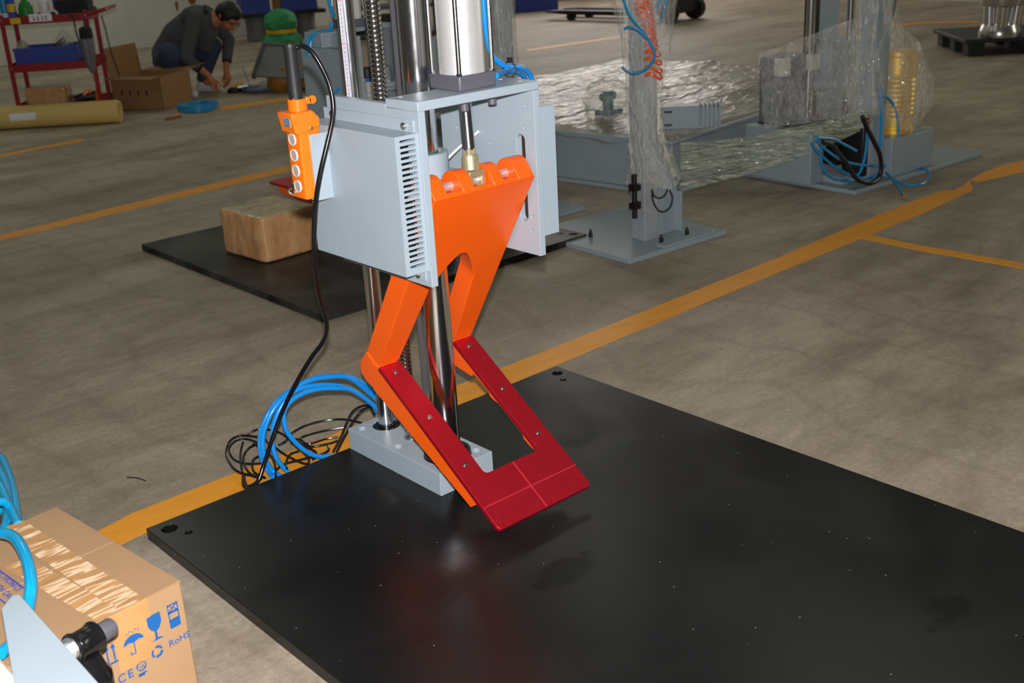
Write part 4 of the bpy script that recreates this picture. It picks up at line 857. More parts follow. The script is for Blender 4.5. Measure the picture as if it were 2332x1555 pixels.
# orange coil tube
axis = spline(COILAX, 24); mb = MB(); pts = []
turns = 13; N = len(axis)
for k in range(turns * 14 + 1):
    u = k / (turns * 14); i = min(N - 2, int(u * (N - 1))); f_ = u * (N - 1) - i; c = axis[i].lerp(axis[i + 1], f_); a = 2 * pi * k / 14
    rr = .030 + .008 * sin(u * 9)
    pts.append(c + Vector((rr * cos(a), rr * sin(a) * .8, .010 * sin(a * 2 + 1))))
tag(obj('coil_tube', mb.tube(pts, .0062, n=8, sub=1), M['orange_coil']), 'orange spiral air tube bundled inside the film on the steel column', 'air tube')
mb = MB()
for P in (CBLUE1, CBLUE2, CBLUE3, CBLUE4): mb.tube(P, .0055, n=8, sub=6)
tag(obj('air_tube', mb, M['blue_far']), 'thin blue air tube looping around the wrapped steel column', 'air tube')
def film_tube(path, radii, seed, n=40, m=44, amp=.12, sub=5):
    rnd = random.Random(seed); ph = [rnd.uniform(0, 6.28) for _ in range(12)]
    P = spline(path, sub); mb = MB(); R = []
    for k, p in enumerate(P):
        u = k / (len(P) - 1); j = u * (len(radii) - 1); i = min(len(radii) - 2, int(j)); r0 = radii[i] * (1 - j + i) + radii[i + 1] * (j - i)
        ring = []
        for q in range(n):
            a = 2 * pi * q / n
            r = r0 * (1 + amp * (.5 * sin(3 * a + ph[0] + u * 7) + .35 * sin(5 * a - u * 17 + ph[1]) + .3 * sin(9 * a + u * 41 + ph[2]) + .22 * sin(13 * a - 63 * u + ph[3])))
            ring.append(mb.b.verts.new((p[0] + r * cos(a), p[1] + r * sin(a), p[2] + .012 * sin(4 * a + 23 * u))))
        R.append(ring)
    for k in range(len(R) - 1):
        for q in range(n): mb.face([R[k][q], R[k][(q + 1) % n], R[k + 1][(q + 1) % n], R[k + 1][q]])
    return mb
f1 = film_tube([(2.77, .79, .27), (2.745, .785, .36), (2.715, .79, .48), (2.70, .79, .62), (2.70, .78, .76), (2.69, .765, .90), (2.685, .755, 1.05), (2.69, .76, 1.25)], [.125, .095, .070, .074, .082, .105, .135, .150], 1)
f1.tube([(2.70, .735, 1.02), (2.705, .728, .86), (2.712, .722, .70), (2.722, .720, .56), (2.745, .712, .42), (2.80, .70, .29)], .012, n=10, sub=9, rs=lambda u: .010 + .005 * sin(u * 61) + .003 * sin(u * 143))
f1.tube([(2.60, .80, 1.02), (2.618, .80, .80), (2.612, .80, .60), (2.63, .80, .40), (2.655, .80, .29)], .009, n=8, sub=8, rs=lambda u: .007 + .004 * sin(u * 47))
tag(obj('stretch_film', f1, M['film']), 'clear stretch film wound around the steel column with the orange coil', 'plastic film')
f2 = film_tube([(2.64, 1.62, .55), (2.64, 1.62, .8), (2.64, 1.62, 1.05), (2.64, 1.62, 1.4)], [.075, .078, .08, .082], 5)
tag(obj('stretch_film', f2, M['film']), 'clear film on the steel column standing behind the air cylinder', 'plastic film')

# ---------------------------------------------------------------- long low platform under a film sheet
pf = thing('vibration_table', 'long low grey steel platform under a dusty plastic sheet', 'platform', (3.40, 1.26, 0), radians(7))
obj('platform_body', MB().box(.03, 2.55, 0, 2.15, .02, .275), M['paint_far'], pf, bevel=.006)
obj('platform_skirt', MB().box(.02, 2.56, -.01, 2.16, 0, .02), M['paint_far'], pf, bevel=.002)
obj('platform_leg', MB().box(.10, .30, .05, .25, 0, .02), M['dark'], pf)
rnd = random.Random(4); ph = [rnd.uniform(0, 6.28) for _ in range(8)]
def sheet(u, v):
    x = -.005 + u * 2.62; y = -.02 + v * 2.22
    z = .285 + .010 * sin(5 * y + 2 * x + ph[0]) + .008 * sin(11 * y - 3 * x + ph[1]) + .006 * sin(23 * y + 5 * x + ph[2]) + .03 * max(0, sin(1.6 * x + .8 * y + ph[3])) * v
    e = min(u, 1 - u, v, 1 - v)
    if e < .02: z -= .035
    if v < .02: z = .262
    return (x, y, max(z, .279 if e > .02 else z))
tag_s = obj('plastic_sheet', MB().grid(sheet, 60, 70), M['film_sheet']); tag_s.location = (3.40, 1.26, 0); tag_s.rotation_euler = (0, 0, radians(7))
tag(tag_s, 'dusty wrinkled plastic sheet spread over the long low platform', 'plastic film')
# crumpled lump with a teal fitting
lump = film_tube([(3.72, 1.98, .30), (3.73, 1.98, .38), (3.74, 1.99, .45), (3.74, 1.99, .50)], [.13, .14, .11, .03], 9, amp=.2)
tag(obj('plastic_bundle', lump, M['film']), 'crumpled clear plastic bundle with a teal fitting on the long platform', 'plastic film')
tl = thing('valve_fitting', 'teal fitting inside the crumpled plastic on the long platform', 'fitting', (3.72, 1.98, .305))
obj('fitting_base', MB().box(-.06, .07, -.05, .05, 0, .03), M['teal'], tl, bevel=.006)
obj('fitting_body', MB().cyl((0, 0, .03), (0, 0, .13), .03, n=20).cyl((-.05, 0, .10), (.05, 0, .10), .022, n=18), M['teal'], tl, bevel=.003)
# finned motor box on the platform
mt = thing('finned_housing', 'small grey finned housing standing on the long low platform', 'motor housing', (3.565, 1.42, .300), radians(-46))
obj('housing_body', MB().box(-.03, .17, 0, .10, 0, .115), M['paint_far'], mt, bevel=.003)
mb = MB()
for k in range(5): mb.box(.178 + .022 * k, .188 + .022 * k, -.005, .10, .002, .122)
mb.box(.17, .28, .02, .10, .005, .10)
obj('cooling_fins', mb, M['paint_far'], mt, bevel=.001)
obj('housing_ports', MB().box(-.01, .03, -.004, .001, .085, .095).box(-.01, .03, -.004, .001, .018, .028), M['dark'], mt)
# film band pulled from the platform corner to the wrapped machine
def band(u, v):
    a0 = Vector((3.46, 1.235, .02)); a1 = Vector((3.46, 1.235, .268)); b0 = Vector((4.17, .60, .305)); b1 = Vector((4.17, .60, .40))
    p = a0.lerp(b0, u).lerp(a1.lerp(b1, u), v); s = sin(pi * u)
    p.z -= .03 * s; n = Vector((-.6, -.75, 0)); return p + n * (.010 * sin(v * 31 + u * 3) + .006 * sin(v * 60 - 8 * u))
tag(obj('stretch_film', MB().grid(band, 30, 40), M['film_band']), 'greenish band of stretch film pulled from the platform corner to the wrapped machine', 'plastic film')

# ---------------------------------------------------------------- wrapped machine at right
RO = Vector((3.962, .552, 0)); rm = thing('press_machine', 'grey machine with chrome columns and a gold bellows, half wrapped in film', 'machine', RO, radians(-3))
RI = Matrix.Rotation(radians(3), 4, 'Z') @ Matrix.Translation(-RO)
def rl(x, y, z): return RI @ Vector((x, y, z))
def rbox(x0, x1, y0, y1, z0, z1): return MB().box(x0, x1, y0, y1, z0, z1)
obj('machine_base', rbox(0, 1.16, 0, .72, 0, .022), M['paint_far'], rm, bevel=.003)
obj('drive_box', rbox(-.045, .055, .235, .66, .022, .285), M['paint_far'], rm, bevel=.004)
obj('drive_opening_shade', rbox(.055, .12, .30, .62, .05, .26), M['dark'], rm)  # solid dark block stands in for the shade in the opening
obj('side_tray', rbox(.06, .30, .12, .30, .022, .06), M['paint_far'], rm, bevel=.003)
obj('main_post', rbox(.215, .335, .075, .165, .022, 1.6), M['paint_far'], rm, bevel=.004)
obj('bellows_box', rbox(.345, .72, .035, .33, .022, .215), M['paint_far'], rm, bevel=.004)
obj('terminal_strip', rbox(.722, .730, .06, .12, .05, .215), M['cream'], rm)
bx_, by_ = .545, .165
bw = obj('gold_bellows', MB().lathe([(.100, .215), (.100, .235), (.092, .237), (.092, .30)] + [(.094 + .004 * (k % 2), .30 + .012 * k) for k in range(18)] + [(.098, .52), (.098, .60), (.085, .605), (.085, .625)], (bx_, by_, 0), n=40), M['gold'], rm)
mb = MB()
for k in range(6): a = k * pi / 3 + .9; mb.cyl((bx_ + .093 * cos(a), by_ + .093 * sin(a), .237), (bx_ + .093 * cos(a), by_ + .093 * sin(a), .252), .012, n=8)
each('bellows_bolt', mb, M['gold'], bw)
for (x, y, r, z0, z1) in ((.33, .555, .024, .285, 1.6), (.62, .52, .020, .10, 1.6), (.50, .30, .012, .10, 1.6)):
    obj('chrome_column', MB().cyl((x, y, z0), (x, y, z1), r, n=28), M['chrome'], rm)
obj('guide_rail', rbox(.36, .40, .55, .62, .285, 1.6), M['dark'], rm, bevel=.003)
obj('slide_block', rbox(.06, .26, .52, .66, .285, .62), M['grey_mid'], rm, bevel=.004)
obj('column_clamp', rbox(.29, .37, .51, .59, .53, .61).box(.05, .11, .50, .56, .53, .62), M['cream'], rm, bevel=.003)
obj('clamp_bar', MB().cyl((.10, .53, .575), (.33, .55, .575), .012), M['steel'], rm)
obj('column_bearer', rbox(.02, .66, .44, .655, .26, .285), M['grey_mid'], rm, bevel=.003)
obj('control_cabinet', rbox(.38, .70, .46, .62, .42, .66), M['paint_far'], rm, bevel=.004)
obj('upper_plate', rbox(.40, .66, .62, .64, .66, .95), M['paint_far'], rm)
obj('hydraulic_block', rbox(.16, .21, .08, .20, .05, .30).box(.12, .20, .20, .30, .10, .28), M['dark'], rm, bevel=.004)
obj('red_marker', rbox(.165, .205, .072, .08, .30, .345), M['cart_red'], rm)
obj('cable_chain', MB().tube([(.36, .10, 1.6), (.37, .09, 1.1), (.36, .10, .85), (.34, .12, .78)], .022, n=8), M['black_rubber'], rm)
obj('black_hose', MB().tube([rl(*p) for p in RBLACK], .0115, n=10, sub=6), M['black_rubber'], rm)
for P in RH:
    obj('blue_hose', MB().tube([rl(*p) for p in P], .0068, n=8, sub=6), M['blue_far'], rm)
obj('hose_end', MB().cyl(rl(*RH[5][-1]), rl(RH[5][-1][0] - .02, RH[5][-1][1] - .02, .028), .010, n=10), M['steel'], rm)
f3 = film_tube([(4.50, .68, .25), (4.50, .67, .36), (4.49, .67, .48), (4.46, .68, .60), (4.40, .68, .70), (4.31, .68, .80), (4.27, .68, .95), (4.27, .68, 1.2)], [.135, .165, .170, .150, .120, .095, .10, .11], 12, amp=.10)
tag(obj('stretch_film', f3, M['film']), 'clear film draped over the gold bellows of the wrapped machine', 'plastic film')
f4 = film_tube([(4.24, .685, .36), (4.24, .685, .5), (4.24, .69, .7), (4.25, .69, .9), (4.25, .69, 1.3)], [.088, .09, .085, .09, .10], 15, amp=.14)
f4.tube([(4.165, .61, 1.25), (4.165, .61, .9), (4.16, .62, .7), (4.165, .61, .5), (4.17, .60, .38)], .011, n=8, sub=10, rs=lambda u: .009 + .005 * sin(u * 71) + .003 * sin(u * 33))
tag(obj('stretch_film', f4, M['film']), 'clear film wound around the square post of the wrapped machine', 'plastic film')
def f5(u, v):
    a = Vector((3.85, 1.02, .30)).lerp(Vector((4.22, .62, .36)), u); b = Vector((3.90, 1.10, .66)).lerp(Vector((4.25, .66, .85)), u)
    p = a.lerp(b, v); return p + Vector((-.6, -.7, 0)) * (.014 * sin(v * 19 + u * 6) + .010 * sin(u * 21 - v * 8))
tag(obj('stretch_film', MB().grid(f5, 30, 30), M['film']), 'clear film stretched across the front of the chrome columns', 'plastic film')

# ---------------------------------------------------------------- pallet and chrome unit at far right
pl = thing('plastic_pallet', 'black plastic pallet carrying a polished steel unit', 'pallet', (8.66, 2.50, 0), radians(-44))
obj('pallet_deck', MB().box(0, 1.2, -.02, .9, .115, .15), M['black'], pl, bevel=.006)
for x in (.04, .53, 1.02):
    for y in (.02, .38, .74): obj('pallet_foot', MB().prism([(x, y), (x + .14, y), (x + .14, y + .14), (x, y + .14)], XY(.115), lambda p: (p[0] * .98 + .01, p[1] * .98 + .01, 0)), M['black'], pl)
cu = thing('chrome_press', 'polished steel unit standing on the black plastic pallet', 'machine', (8.99, 2.36, .15))
obj('unit_base', MB().lathe([(.17, 0), (.175, .02), (.165, .06), (.15, .10)], n=36), M['steel'], cu)
each('unit_column', MB().cyl((-.10, -.06, .09), (-.11, -.07, .26), .05, n=16).cyl((.07, -.09, .09), (.08, -.10, .26), .05, n=16).cyl((.0, .10, .09), (0, .11, .26), .05, n=16), M['chrome'], cu)
obj('unit_ring', MB().lathe([(.175, .26), (.18, .27), (.18, .36), (.17, .37)], n=40), M['steel'], cu)
obj('unit_body', MB().lathe([(.165, .37), (.165, .95)], n=36), M['chrome'], cu)
obj('unit_rail', MB().box(.15, .24, -.05, .05, 0, .95), M['dark'], cu)

# ---------------------------------------------------------------- pallet truck, blue crates behind
pt = thing('pallet_truck', 'dark hand pallet truck with long low forks near the back wall', 'pallet truck', (10.28, 7.1, 0), radians(97))
for y in (-.27, .11):
    fk_ = obj('fork', MB().prism([(.15, .075), (.15, .125), (1.55, .125), (1.85, .115), (1.9, .095), (1.55, .075)], lambda p: (p[0], y, p[1]), lambda p: (p[0], y + .16, p[1])), M['dark'], pt, bevel=.006)
    obj('fork_roller', MB().cyl((1.5, y + .03, .045), (1.5, y + .13, .045), .045), M['black_rubber'], fk_)
obj('truck_hub', MB().box(-.15, .16, -.26, .26, .10, .45), M['black'], pt, bevel=.02)
for y in (-.34, .24): obj('drive_wheel', MB().lathe([(.06, 0), (.125, .005), (.13, .03), (.13, .08), (.125, .105), (.06, .11)], (-.08, y, .13), (0, 1, 0), n=32), M['black_rubber'], pt)
obj('tiller', MB().tube([(-.1, 0, .4), (-.3, 0, .9), (-.38, 0, 1.15)], .02), M['dark'], pt)
def crate(label, loc, rz, sx, sy, sz, group=None, m='bin_blue'):
    t = thing('storage_crate', label, 'crate', loc, rz, group)
    obj('crate_shell', MB().box(0, sx, 0, .012, 0, sz).box(0, sx, sy - .012, sy, 0, sz).box(0, .012, 0, sy, 0, sz).box(sx - .012, sx, 0, sy, 0, sz).box(0, sx, 0, sy, 0, .012), M[m], t, bevel=.004)
    mb = MB()
    for k in range(1, 7): x = sx * k / 7; mb.box(x - .006, x + .006, -.006, 0, .02, sz - .02)
    mb.box(-.008, sx + .008, -.010, 0, sz - .03, sz)
    obj('crate_ribs', mb, M[m], t)
    return t
crate('blue crate standing alone on the far floor near the pallet truck', (10.15, 10.33, 0), radians(-32), .9, .6, .55)

# ---------------------------------------------------------------- left background: bins, sack, bundles
st = thing('bin_stand', 'dark grey low stand carrying blue bins by the back wall', 'stand', (6.36, 10.66, 0), radians(-20))
obj('stand_top', MB().box(-.05, 1.0, 0, .6, .30, .34), M['dark'], st)
for x in (0, .30, .62): obj('stand_drum', MB().lathe([(.13, 0), (.135, .02), (.125, .15), (.135, .28), (.13, .30)], (x + .14, .2, 0), n=20), M['grey_mid'], st)
crate('narrower blue bin on the dark stand by the back wall', (6.33, 10.67, .34), radians(-20), .34, .45, .45, 'blue bins on the stand')
crate('wider blue bin on the dark stand by the back wall', (6.78, 10.52, .34), radians(-20), .46, .45, .45, 'blue bins on the stand')
bd = obj('brown_board', MB().box(0, .10, 0, .02, 0, .5), M['plank'], bevel=.003); bd.location = (6.67, 10.53, .34); bd.rotation_euler = (0, 0, radians(-20)); tag(bd, 'brown board between the two blue bins', 'board')
sk = thing('woven_sack', 'green woven sack tied with a yellow band in front of the blue bins', 'sack', (6.32, 9.80, 0))
rnd = random.Random(8)
obj('sack_body', MB().lathe([(.20, 0), (.235, .03), (.22, .10), (.18, .155), (.155, .17), (.155, .21), (.19, .23), (.20, .30), (.16, .38), (.08, .43), (.03, .44)], n=28, wob=lambda k, i: 1 + .10 * sin(i * .9 + k) + .07 * sin(i * 2.3 - k * 2)), M['sack_green'], sk)
obj('sack_band', MB().lathe([(.172, .165), (.180, .175), (.180, .205), (.172, .215)], n=28), M['yellow'], sk)
ms = thing('machine_parts_rack', 'dull grey rack of wrapped parts beyond the second tester', 'rack', (7.0, 9.6, 0), radians(-35))
obj('rack_shelf', MB().box(0, 1.2, 0, .5, .34, .38).box(0, 1.2, 0, .5, .02, .06), M['grey_mid'], ms)
for x in (0, 1.14): obj('rack_leg', MB().box(x, x + .06, 0, .06, 0, 1.0), M['grey_mid'], ms)
obj('rack_bundle', MB().ball((.3, .25, .55), .18, 1.2, 1, 1).ball((.75, .25, .55), .2, 1.2, 1, .9), M['film_band'], ms)
obj('rack_box', MB().box(.05, .9, .05, .45, .06, .26), M['black'], ms)
# dark tray resting on amber-wrapped bundle
ab = film_tube([(4.45, 6.62, .0), (4.46, 6.61, .05), (4.46, 6.60, .13), (4.46, 6.59, .19), (4.46, 6.59, .215)], [.17, .205, .20, .19, .15], 21, amp=.08, n=28)
mbb = ab
tag(obj('wrapped_bundle', ab, M['amber']), 'low amber film-wrapped bundle on the floor under a dark tray', 'bundle')
td = thing('dark_tray', 'dark grey tray lying tilted on the amber bundle, behind the pendant sleeve', 'tray', (4.44, 6.55, .235), radians(-42))
td.rotation_euler = (radians(24), radians(6), radians(-42))
obj('tray_panel', MB().box(-.25, .26, -.26, .26, 0, .018), M['grey_mid'], td, bevel=.006)
obj('tray_rim', MB().box(-.27, .28, .245, .27, -.02, .035), M['grey_mid'], td, bevel=.006)
obj('tray_rim', MB().box(-.275, -.245, -.26, .25, -.02, .035), M['grey_dark'], td, bevel=.006)

# ---------------------------------------------------------------- kraft paper roll, open carton, blue tape roll
d0 = Vector((2.745, 6.305, .088)); d1 = Vector((1.59, 7.25, .088)); dd = (d1 - d0).normalized(); L_ = (d1 - d0).length
rl_ = obj('paper_roll', MB().lathe([(.060, 0), (.082, .0), (.087, .012), (.087, L_)], d0, dd, n=40, cap=False).lathe([(.060, 0), (.055, .30)], d0, dd, n=40, cap=False), M['paper_tube'])
tag(rl_, 'thick roll of yellow kraft paper lying on the floor in front of the red cart', 'paper roll')
up = (Vector((CAM)) - d0).normalized(); up = (up - dd * up.dot(dd)).normalized()
def lab(u, v):
    a = -.30 + v * .62; side = dd.cross(up).normalized(); p = d0 + dd * (.62 + u * .20); return p + (up * cos(a) + side * sin(a)) * .0880
obj('roll_label', MB().grid(lab, 3, 8), M['white'], rl_)

oc = thing('open_carton', 'brown carton standing open with its flaps up, beside the crouching person', 'carton', (3.235, 6.585, 0), radians(38))
# local: x along image-right side, y to the left-back
Wx, Wy, Hh = .40, .50, .268
sh = MB().box(0, Wx, 0, .006, 0, Hh).box(0, Wx, Wy - .006, Wy, 0, Hh).box(0, .006, 0, Wy, 0, Hh).box(Wx - .006, Wx, 0, Wy, 0, Hh).box(0, Wx, 0, Wy, 0, .006)
oc.rotation_euler = (0, 0, radians(30)); Wx, Wy = .44, .48
obj('carton_shell', sh.xf(Matrix.Diagonal((Wx / .40, Wy / .50, 1, 1))), M['card_dark'], oc)
def flapq(a, b, c, d): 
    mb = MB(); mb.face([mb.b.verts.new(p) for p in (a, b, c, d)]); n = (Vector(b) - Vector(a)).cross(Vector(d) - Vector(a)).normalized() * .005
    mb2 = [mb.b.verts.new(Vector(p) + n) for p in (a, b, c, d)]; mb.b.verts.ensure_lookup_table(); v = list(mb.b.verts)
    mb.face([v[7], v[6], v[5], v[4]])
    for i in range(4): mb.face([v[i], v[(i + 1) % 4], v[4 + (i + 1) % 4], v[4 + i]])
    return mb
obj('flap', flapq((0, Wy, Hh), (Wx, Wy, Hh), (Wx, Wy + .02, Hh + .23), (0, Wy + .02, Hh + .23)), M['card_dark'], oc)
obj('flap', flapq((Wx, 0, Hh), (Wx, Wy, Hh), (Wx + .25, Wy - .10, Hh + .02), (Wx + .27, .02, Hh + .02)), M['card_dark'], oc)
obj('flap', flapq((0, 0, Hh), (0, Wy, Hh), (-.10, Wy - .01, Hh - .012), (-.10, .01, Hh - .012)), M['card_dark'], oc)
mb = MB()
for k, x in enumerate((.14, .22, .30, .38)): mb.box(-.0012, .0, x - .010, x + .008, .135, .155).box(-.0012, 0, x - .004, x + .010, .118, .134)
each('print_mark', mb, M['ink_black'], oc, smooth=False)
tr_ = obj('tape_roll', MB().lathe([(.085, 0), (.165, 0), (.165, .05), (.085, .05), (.085, 0)], (0, 0, .004), n=40, cap=False), M['blue_far']); tr_.location = (3.40, 6.30, 0)
tag(tr_, 'flat blue roll on the floor at the corner of the open carton', 'roll')
ch = obj('wood_chip', MB().box(-.07, .07, -.012, .012, 0, .02), M['plank']); ch.location = (3.06, 6.05, .0); ch.rotation_euler = (0, 0, radians(10)); tag(ch, 'small brown scrap on the floor in front of the open carton', 'scrap')
tw = obj('wire_scrap', MB().tube([(-.03, .0, .002), (0, .004, .002), (.035, -.004, .002)], .0015, n=6), M['dark']); tw.location = (.123, .336, 0); tw.rotation_euler = (0, 0, radians(-62)); tag(tw, 'short dark bit of wire on the bare floor near the yellow line', 'scrap')

# ---------------------------------------------------------------- red tool cart by the wall
cart = thing('tool_cart', 'dark red three-shelf tool cart standing in front of the white wall', 'tool cart', (2.205, 7.005, 0), radians(-33.3))
CW, CD = .665, .42
for x in (0, CW - .036):
    for y in (0, CD - .036):
        lg = obj('cart_post', MB().box(x, x + .036, y, y + .004, .045, .84).box(x, x + .004, y, y + .036, .045, .84), M['cart_red'], cart, bevel=.002)
        obj('caster', MB().lathe([(.012, 0), (.030, .003), (.030, .022), (.012, .025)], (x + .018, y + .006, .030), (0, 1, 0), n=20).box(x + .004, x + .032, y + .002, y + .034, .045, .075), M['black_rubber'], lg)
        obj('post_bolts', MB().cyl((x + .018, y - .003, .80), (x + .018, y, .80), .007, n=10).cyl((x + .018, y - .003, .435), (x + .018, y, .435), .007, n=10), M['steel'], lg)
for z in (.115, .43, .79):
    obj('cart_shelf', MB().box(0, CW, 0, CD, z - .03, z - .026).box(0, CW, -.002, .002, z - .03, z + .03).box(0, CW, CD - .002, CD + .002, z - .03, z + .03).box(-.002, .002, 0, CD, z - .03, z + .03).box(CW - .002, CW + .002, 0, CD, z - .03, z + .03), M['cart_red'], cart, bevel=.001)
hn = obj('cart_handle', MB().tube([(CW - .01, 0, .80), (CW + .12, .0, .83), (CW + .14, .04, .835), (CW + .14, CD - .04, .835), (CW + .12, CD, .83), (CW - .01, CD, .80)], .013, n=10), M['cart_red'], cart)
wl = obj('white_sign', MB().box(.225, .395, -.0055, -.003, .775, .832), M['white'], cart, smooth=False, label='white strip sign with dark characters')
mb = MB()
for k in range(4):
    x = .250 + k * .031
    rg = random.Random(k + 3)
    for q in range(4):
        a = x + rg.uniform(0, .006); z = .783 + q * .010; mb.box(a, a + rg.uniform(.010, .016), -.0062, -.0054, z, z + .004)
    for q in range(2):
        a = x + rg.uniform(.002, .017); mb.box(a, a + .003, -.0062, -.0054, .783, .783 + rg.uniform(.015, .034))
obj('sign_characters', mb, M['ink_black'], wl, smooth=False)
ys = obj('yellow_sticker', MB().box(.082, .160, -.0055, -.003, .768, .812), M['yellow'], cart, smooth=False)
CM = Matrix.Translation(cart.location) @ Matrix.Rotation(cart.rotation_euler.z, 4, 'Z')
def on_cart(o, x, y, z, label, cat, rz=0.0, group=None):
    o.location = CM @ Vector((x, y, z)); o.rotation_euler = (0, 0, cart.rotation_euler.z + rz); return tag(o, label, cat, group)
# on the top shelf
def can(name, prof, m): return obj(name, MB().lathe(prof, n=24), M[m])
def empty_at(name): 
    o = bpy.data.objects.new(name, None); COL.objects.link(o); o.empty_display_size = .03; return o
e = empty_at('spray_can'); on_cart(e, .085, .10, .764, 'dark blue spray can with a yellow band and red cap on the cart top', 'can')
obj('can_body', MB().lathe([(.030, 0), (.033, .004), (.033, .17), (.026, .185), (.012, .19)], n=24), M['ink_violet'], e); obj('can_band', MB().lathe([(.0335, .09), (.0335, .15)], n=24, cap=False), M['yellow'], e); obj('can_cap', MB().lathe([(.024, .185), (.024, .215), (.02, .22)], n=20), M['cart_red'], e)
e = empty_at('oil_bottle'); on_cart(e, .185, .11, .764, 'round green bottle on the cart top beside the spray can', 'bottle')
obj('bottle_body', MB().lathe([(.045, 0), (.055, .02), (.055, .11), (.04, .15), (.018, .17), (.018, .19)], n=24), M['green'], e); obj('bottle_cap', MB().lathe([(.022, .19), (.022, .215)], n=18), M['cart_red'], e)
e = empty_at('white_bottle'); on_cart(e, .315, .16, .764, 'white plastic bottle standing in the middle of the cart top', 'bottle')
obj('bottle_body', MB().lathe([(.036, 0), (.038, .01), (.038, .15), (.022, .17), (.016, .18)], n=24), M['white'], e); obj('bottle_cap', MB().lathe([(.019, .18), (.019, .205)], n=18), M['bin_blue'], e)
e = empty_at('glue_bottle'); on_cart(e, .25, .12, .764, 'slim cream bottle with a dark base on the cart top', 'bottle')
obj('bottle_body', MB().lathe([(.018, 0), (.018, .10), (.008, .13), (.005, .16)], n=18), M['cream'], e); obj('bottle_base', MB().lathe([(.0185, 0), (.0185, .035)], n=18), M['ink_black'], e)
e = empty_at('tape_roll'); on_cart(e, .385, .10, .764, 'cream roll of tape with a dark core on the cart top', 'tape roll')
obj('roll_body', MB().lathe([(.028, -.015), (.045, -.015), (.045, .015), (.028, .015), (.028, -.015)], (0, 0, .045), (0, 1, 0), n=24, cap=False), M['cream'], e); obj('roll_core', MB().lathe([(.020, -.014), (.028, -.014), (.028, .014), (.020, .014)], (0, 0, .045), (0, 1, 0), n=24), M['dark'], e)
e = empty_at('blue_can'); on_cart(e, .02, .14, .764, 'pale blue can with a white label on the cart top', 'can')
obj('can_body', MB().lathe([(.032, 0), (.032, .19), (.02, .20)], n=20), M['blue_far'], e); obj('can_label', MB().lathe([(.0325, .03), (.0325, .08)], n=20, cap=False), M['white'], e)
e = obj('blue_bottle', MB().lathe([(.03, 0), (.03, .18), (.015, .21)], n=20), M['bin_blue']); on_cart(e, .40, .22, .764, 'dark blue bottle behind the white bottle on the cart top', 'bottle')
tb = empty_at('tool_bag'); on_cart(tb, .385, .10, .764, 'black tool bag on the cart top', 'tool bag')
obj('bag_body', MB().box(.02, .27, 0, .26, 0, .16), M['collar'], tb, bevel=.025, seg=4); obj('bag_handle', MB().tube([(.06, .12, .15), (.08, .12, .22), (.21, .12, .22), (.23, .12, .15)], .01), M['black'], tb)
cb_ = obj('power_lead', MB().tube([(0, 0, .015), (.06, -.03, .012), (.10, -.06, .02), (.12, -.075, .045), (.135, -.08, .02), (.14, -.083, -.10), (.17, -.086, -.22), (.22, -.05, -.325)], .006, n=8), M['black_rubber'])
on_cart(cb_, .42, .07, .764, 'thin black lead looping off the cart top down to the middle shelf', 'lead')
c2_ = obj('power_lead', MB().tube([(0, 0, 0), (.015, -.01, -.10), (.03, -.01, -.30), (.05, .02, -.45), (.07, .06, -.60), (.09, .10, -.755)], .005, n=8), M['black_rubber'])
on_cart(c2_, .69, .40, .764, 'thin black lead hanging from the cart top to the floor', 'lead')
# middle shelf
cr = thing('storage_crate', 'blue plastic crate full of parts on the middle shelf of the red cart', 'crate', CM @ Vector((.055, .03, .404)), cart.rotation_euler.z)
obj('crate_shell', MB().box(0, .47, 0, .008, 0, .175).box(0, .47, .302, .31, 0, .175).box(0, .008, 0, .31, 0, .175).box(.462, .47, 0, .31, 0, .175).box(0, .47, 0, .31, 0, .008), M['bin_blue'], cr, bevel=.003)
mb = MB()
for k in range(1, 9): mb.box(.47 * k / 9 - .003, .47 * k / 9 + .003, -.005, 0, .01, .15)
mb.box(-.006, .476, -.008, 0, .155, .175)
obj('crate_ribs', mb, M['bin_blue'], cr)
e = empty_at('parts_bag'); on_cart(e, .10, .14, .58, 'small bag of coloured parts in the blue crate on the cart', 'bag')
obj('bag_film', MB().ball((0, 0, 0), .05, 1, .6, 1.1), M['film_band'], e); obj('bag_parts', MB().ball((0, 0, -.01), .03, 1, .6, 1), M['yellow'], e)
e = empty_at('pliers'); on_cart(e, .33, .16, .57, 'dark pliers sticking out of the blue crate', 'pliers')
obj('pliers_arm', MB().tube([(-.02, 0, -.02), (.03, 0, .02), (.09, 0, .06)], .009), M['dark'], e); obj('pliers_arm', MB().tube([(-.02, .02, -.03), (.05, .015, .01), (.10, .01, .04)], .008), M['dark'], e)
e = obj('clear_bag', MB().lathe([(.06, 0), (.07, .03), (.04, .08), (.015, .12)], n=16, wob=lambda k, i: 1 + .2 * sin(i * 1.7 + k)), M['film']); on_cart(e, .42, .15, .575, 'pointed clear plastic bag standing in the blue crate on the cart', 'bag')
e = empty_at('glove_bundle'); on_cart(e, .555, .12, .404, 'dark green bundle on the middle shelf beside the blue crate', 'bundle')
obj('bundle_body', MB().ball((0, 0, .03), .05, 1.3, 1, .6).ball((.06, 0, .03), .035, 1, 1, .8), M['grey_dark'], e)
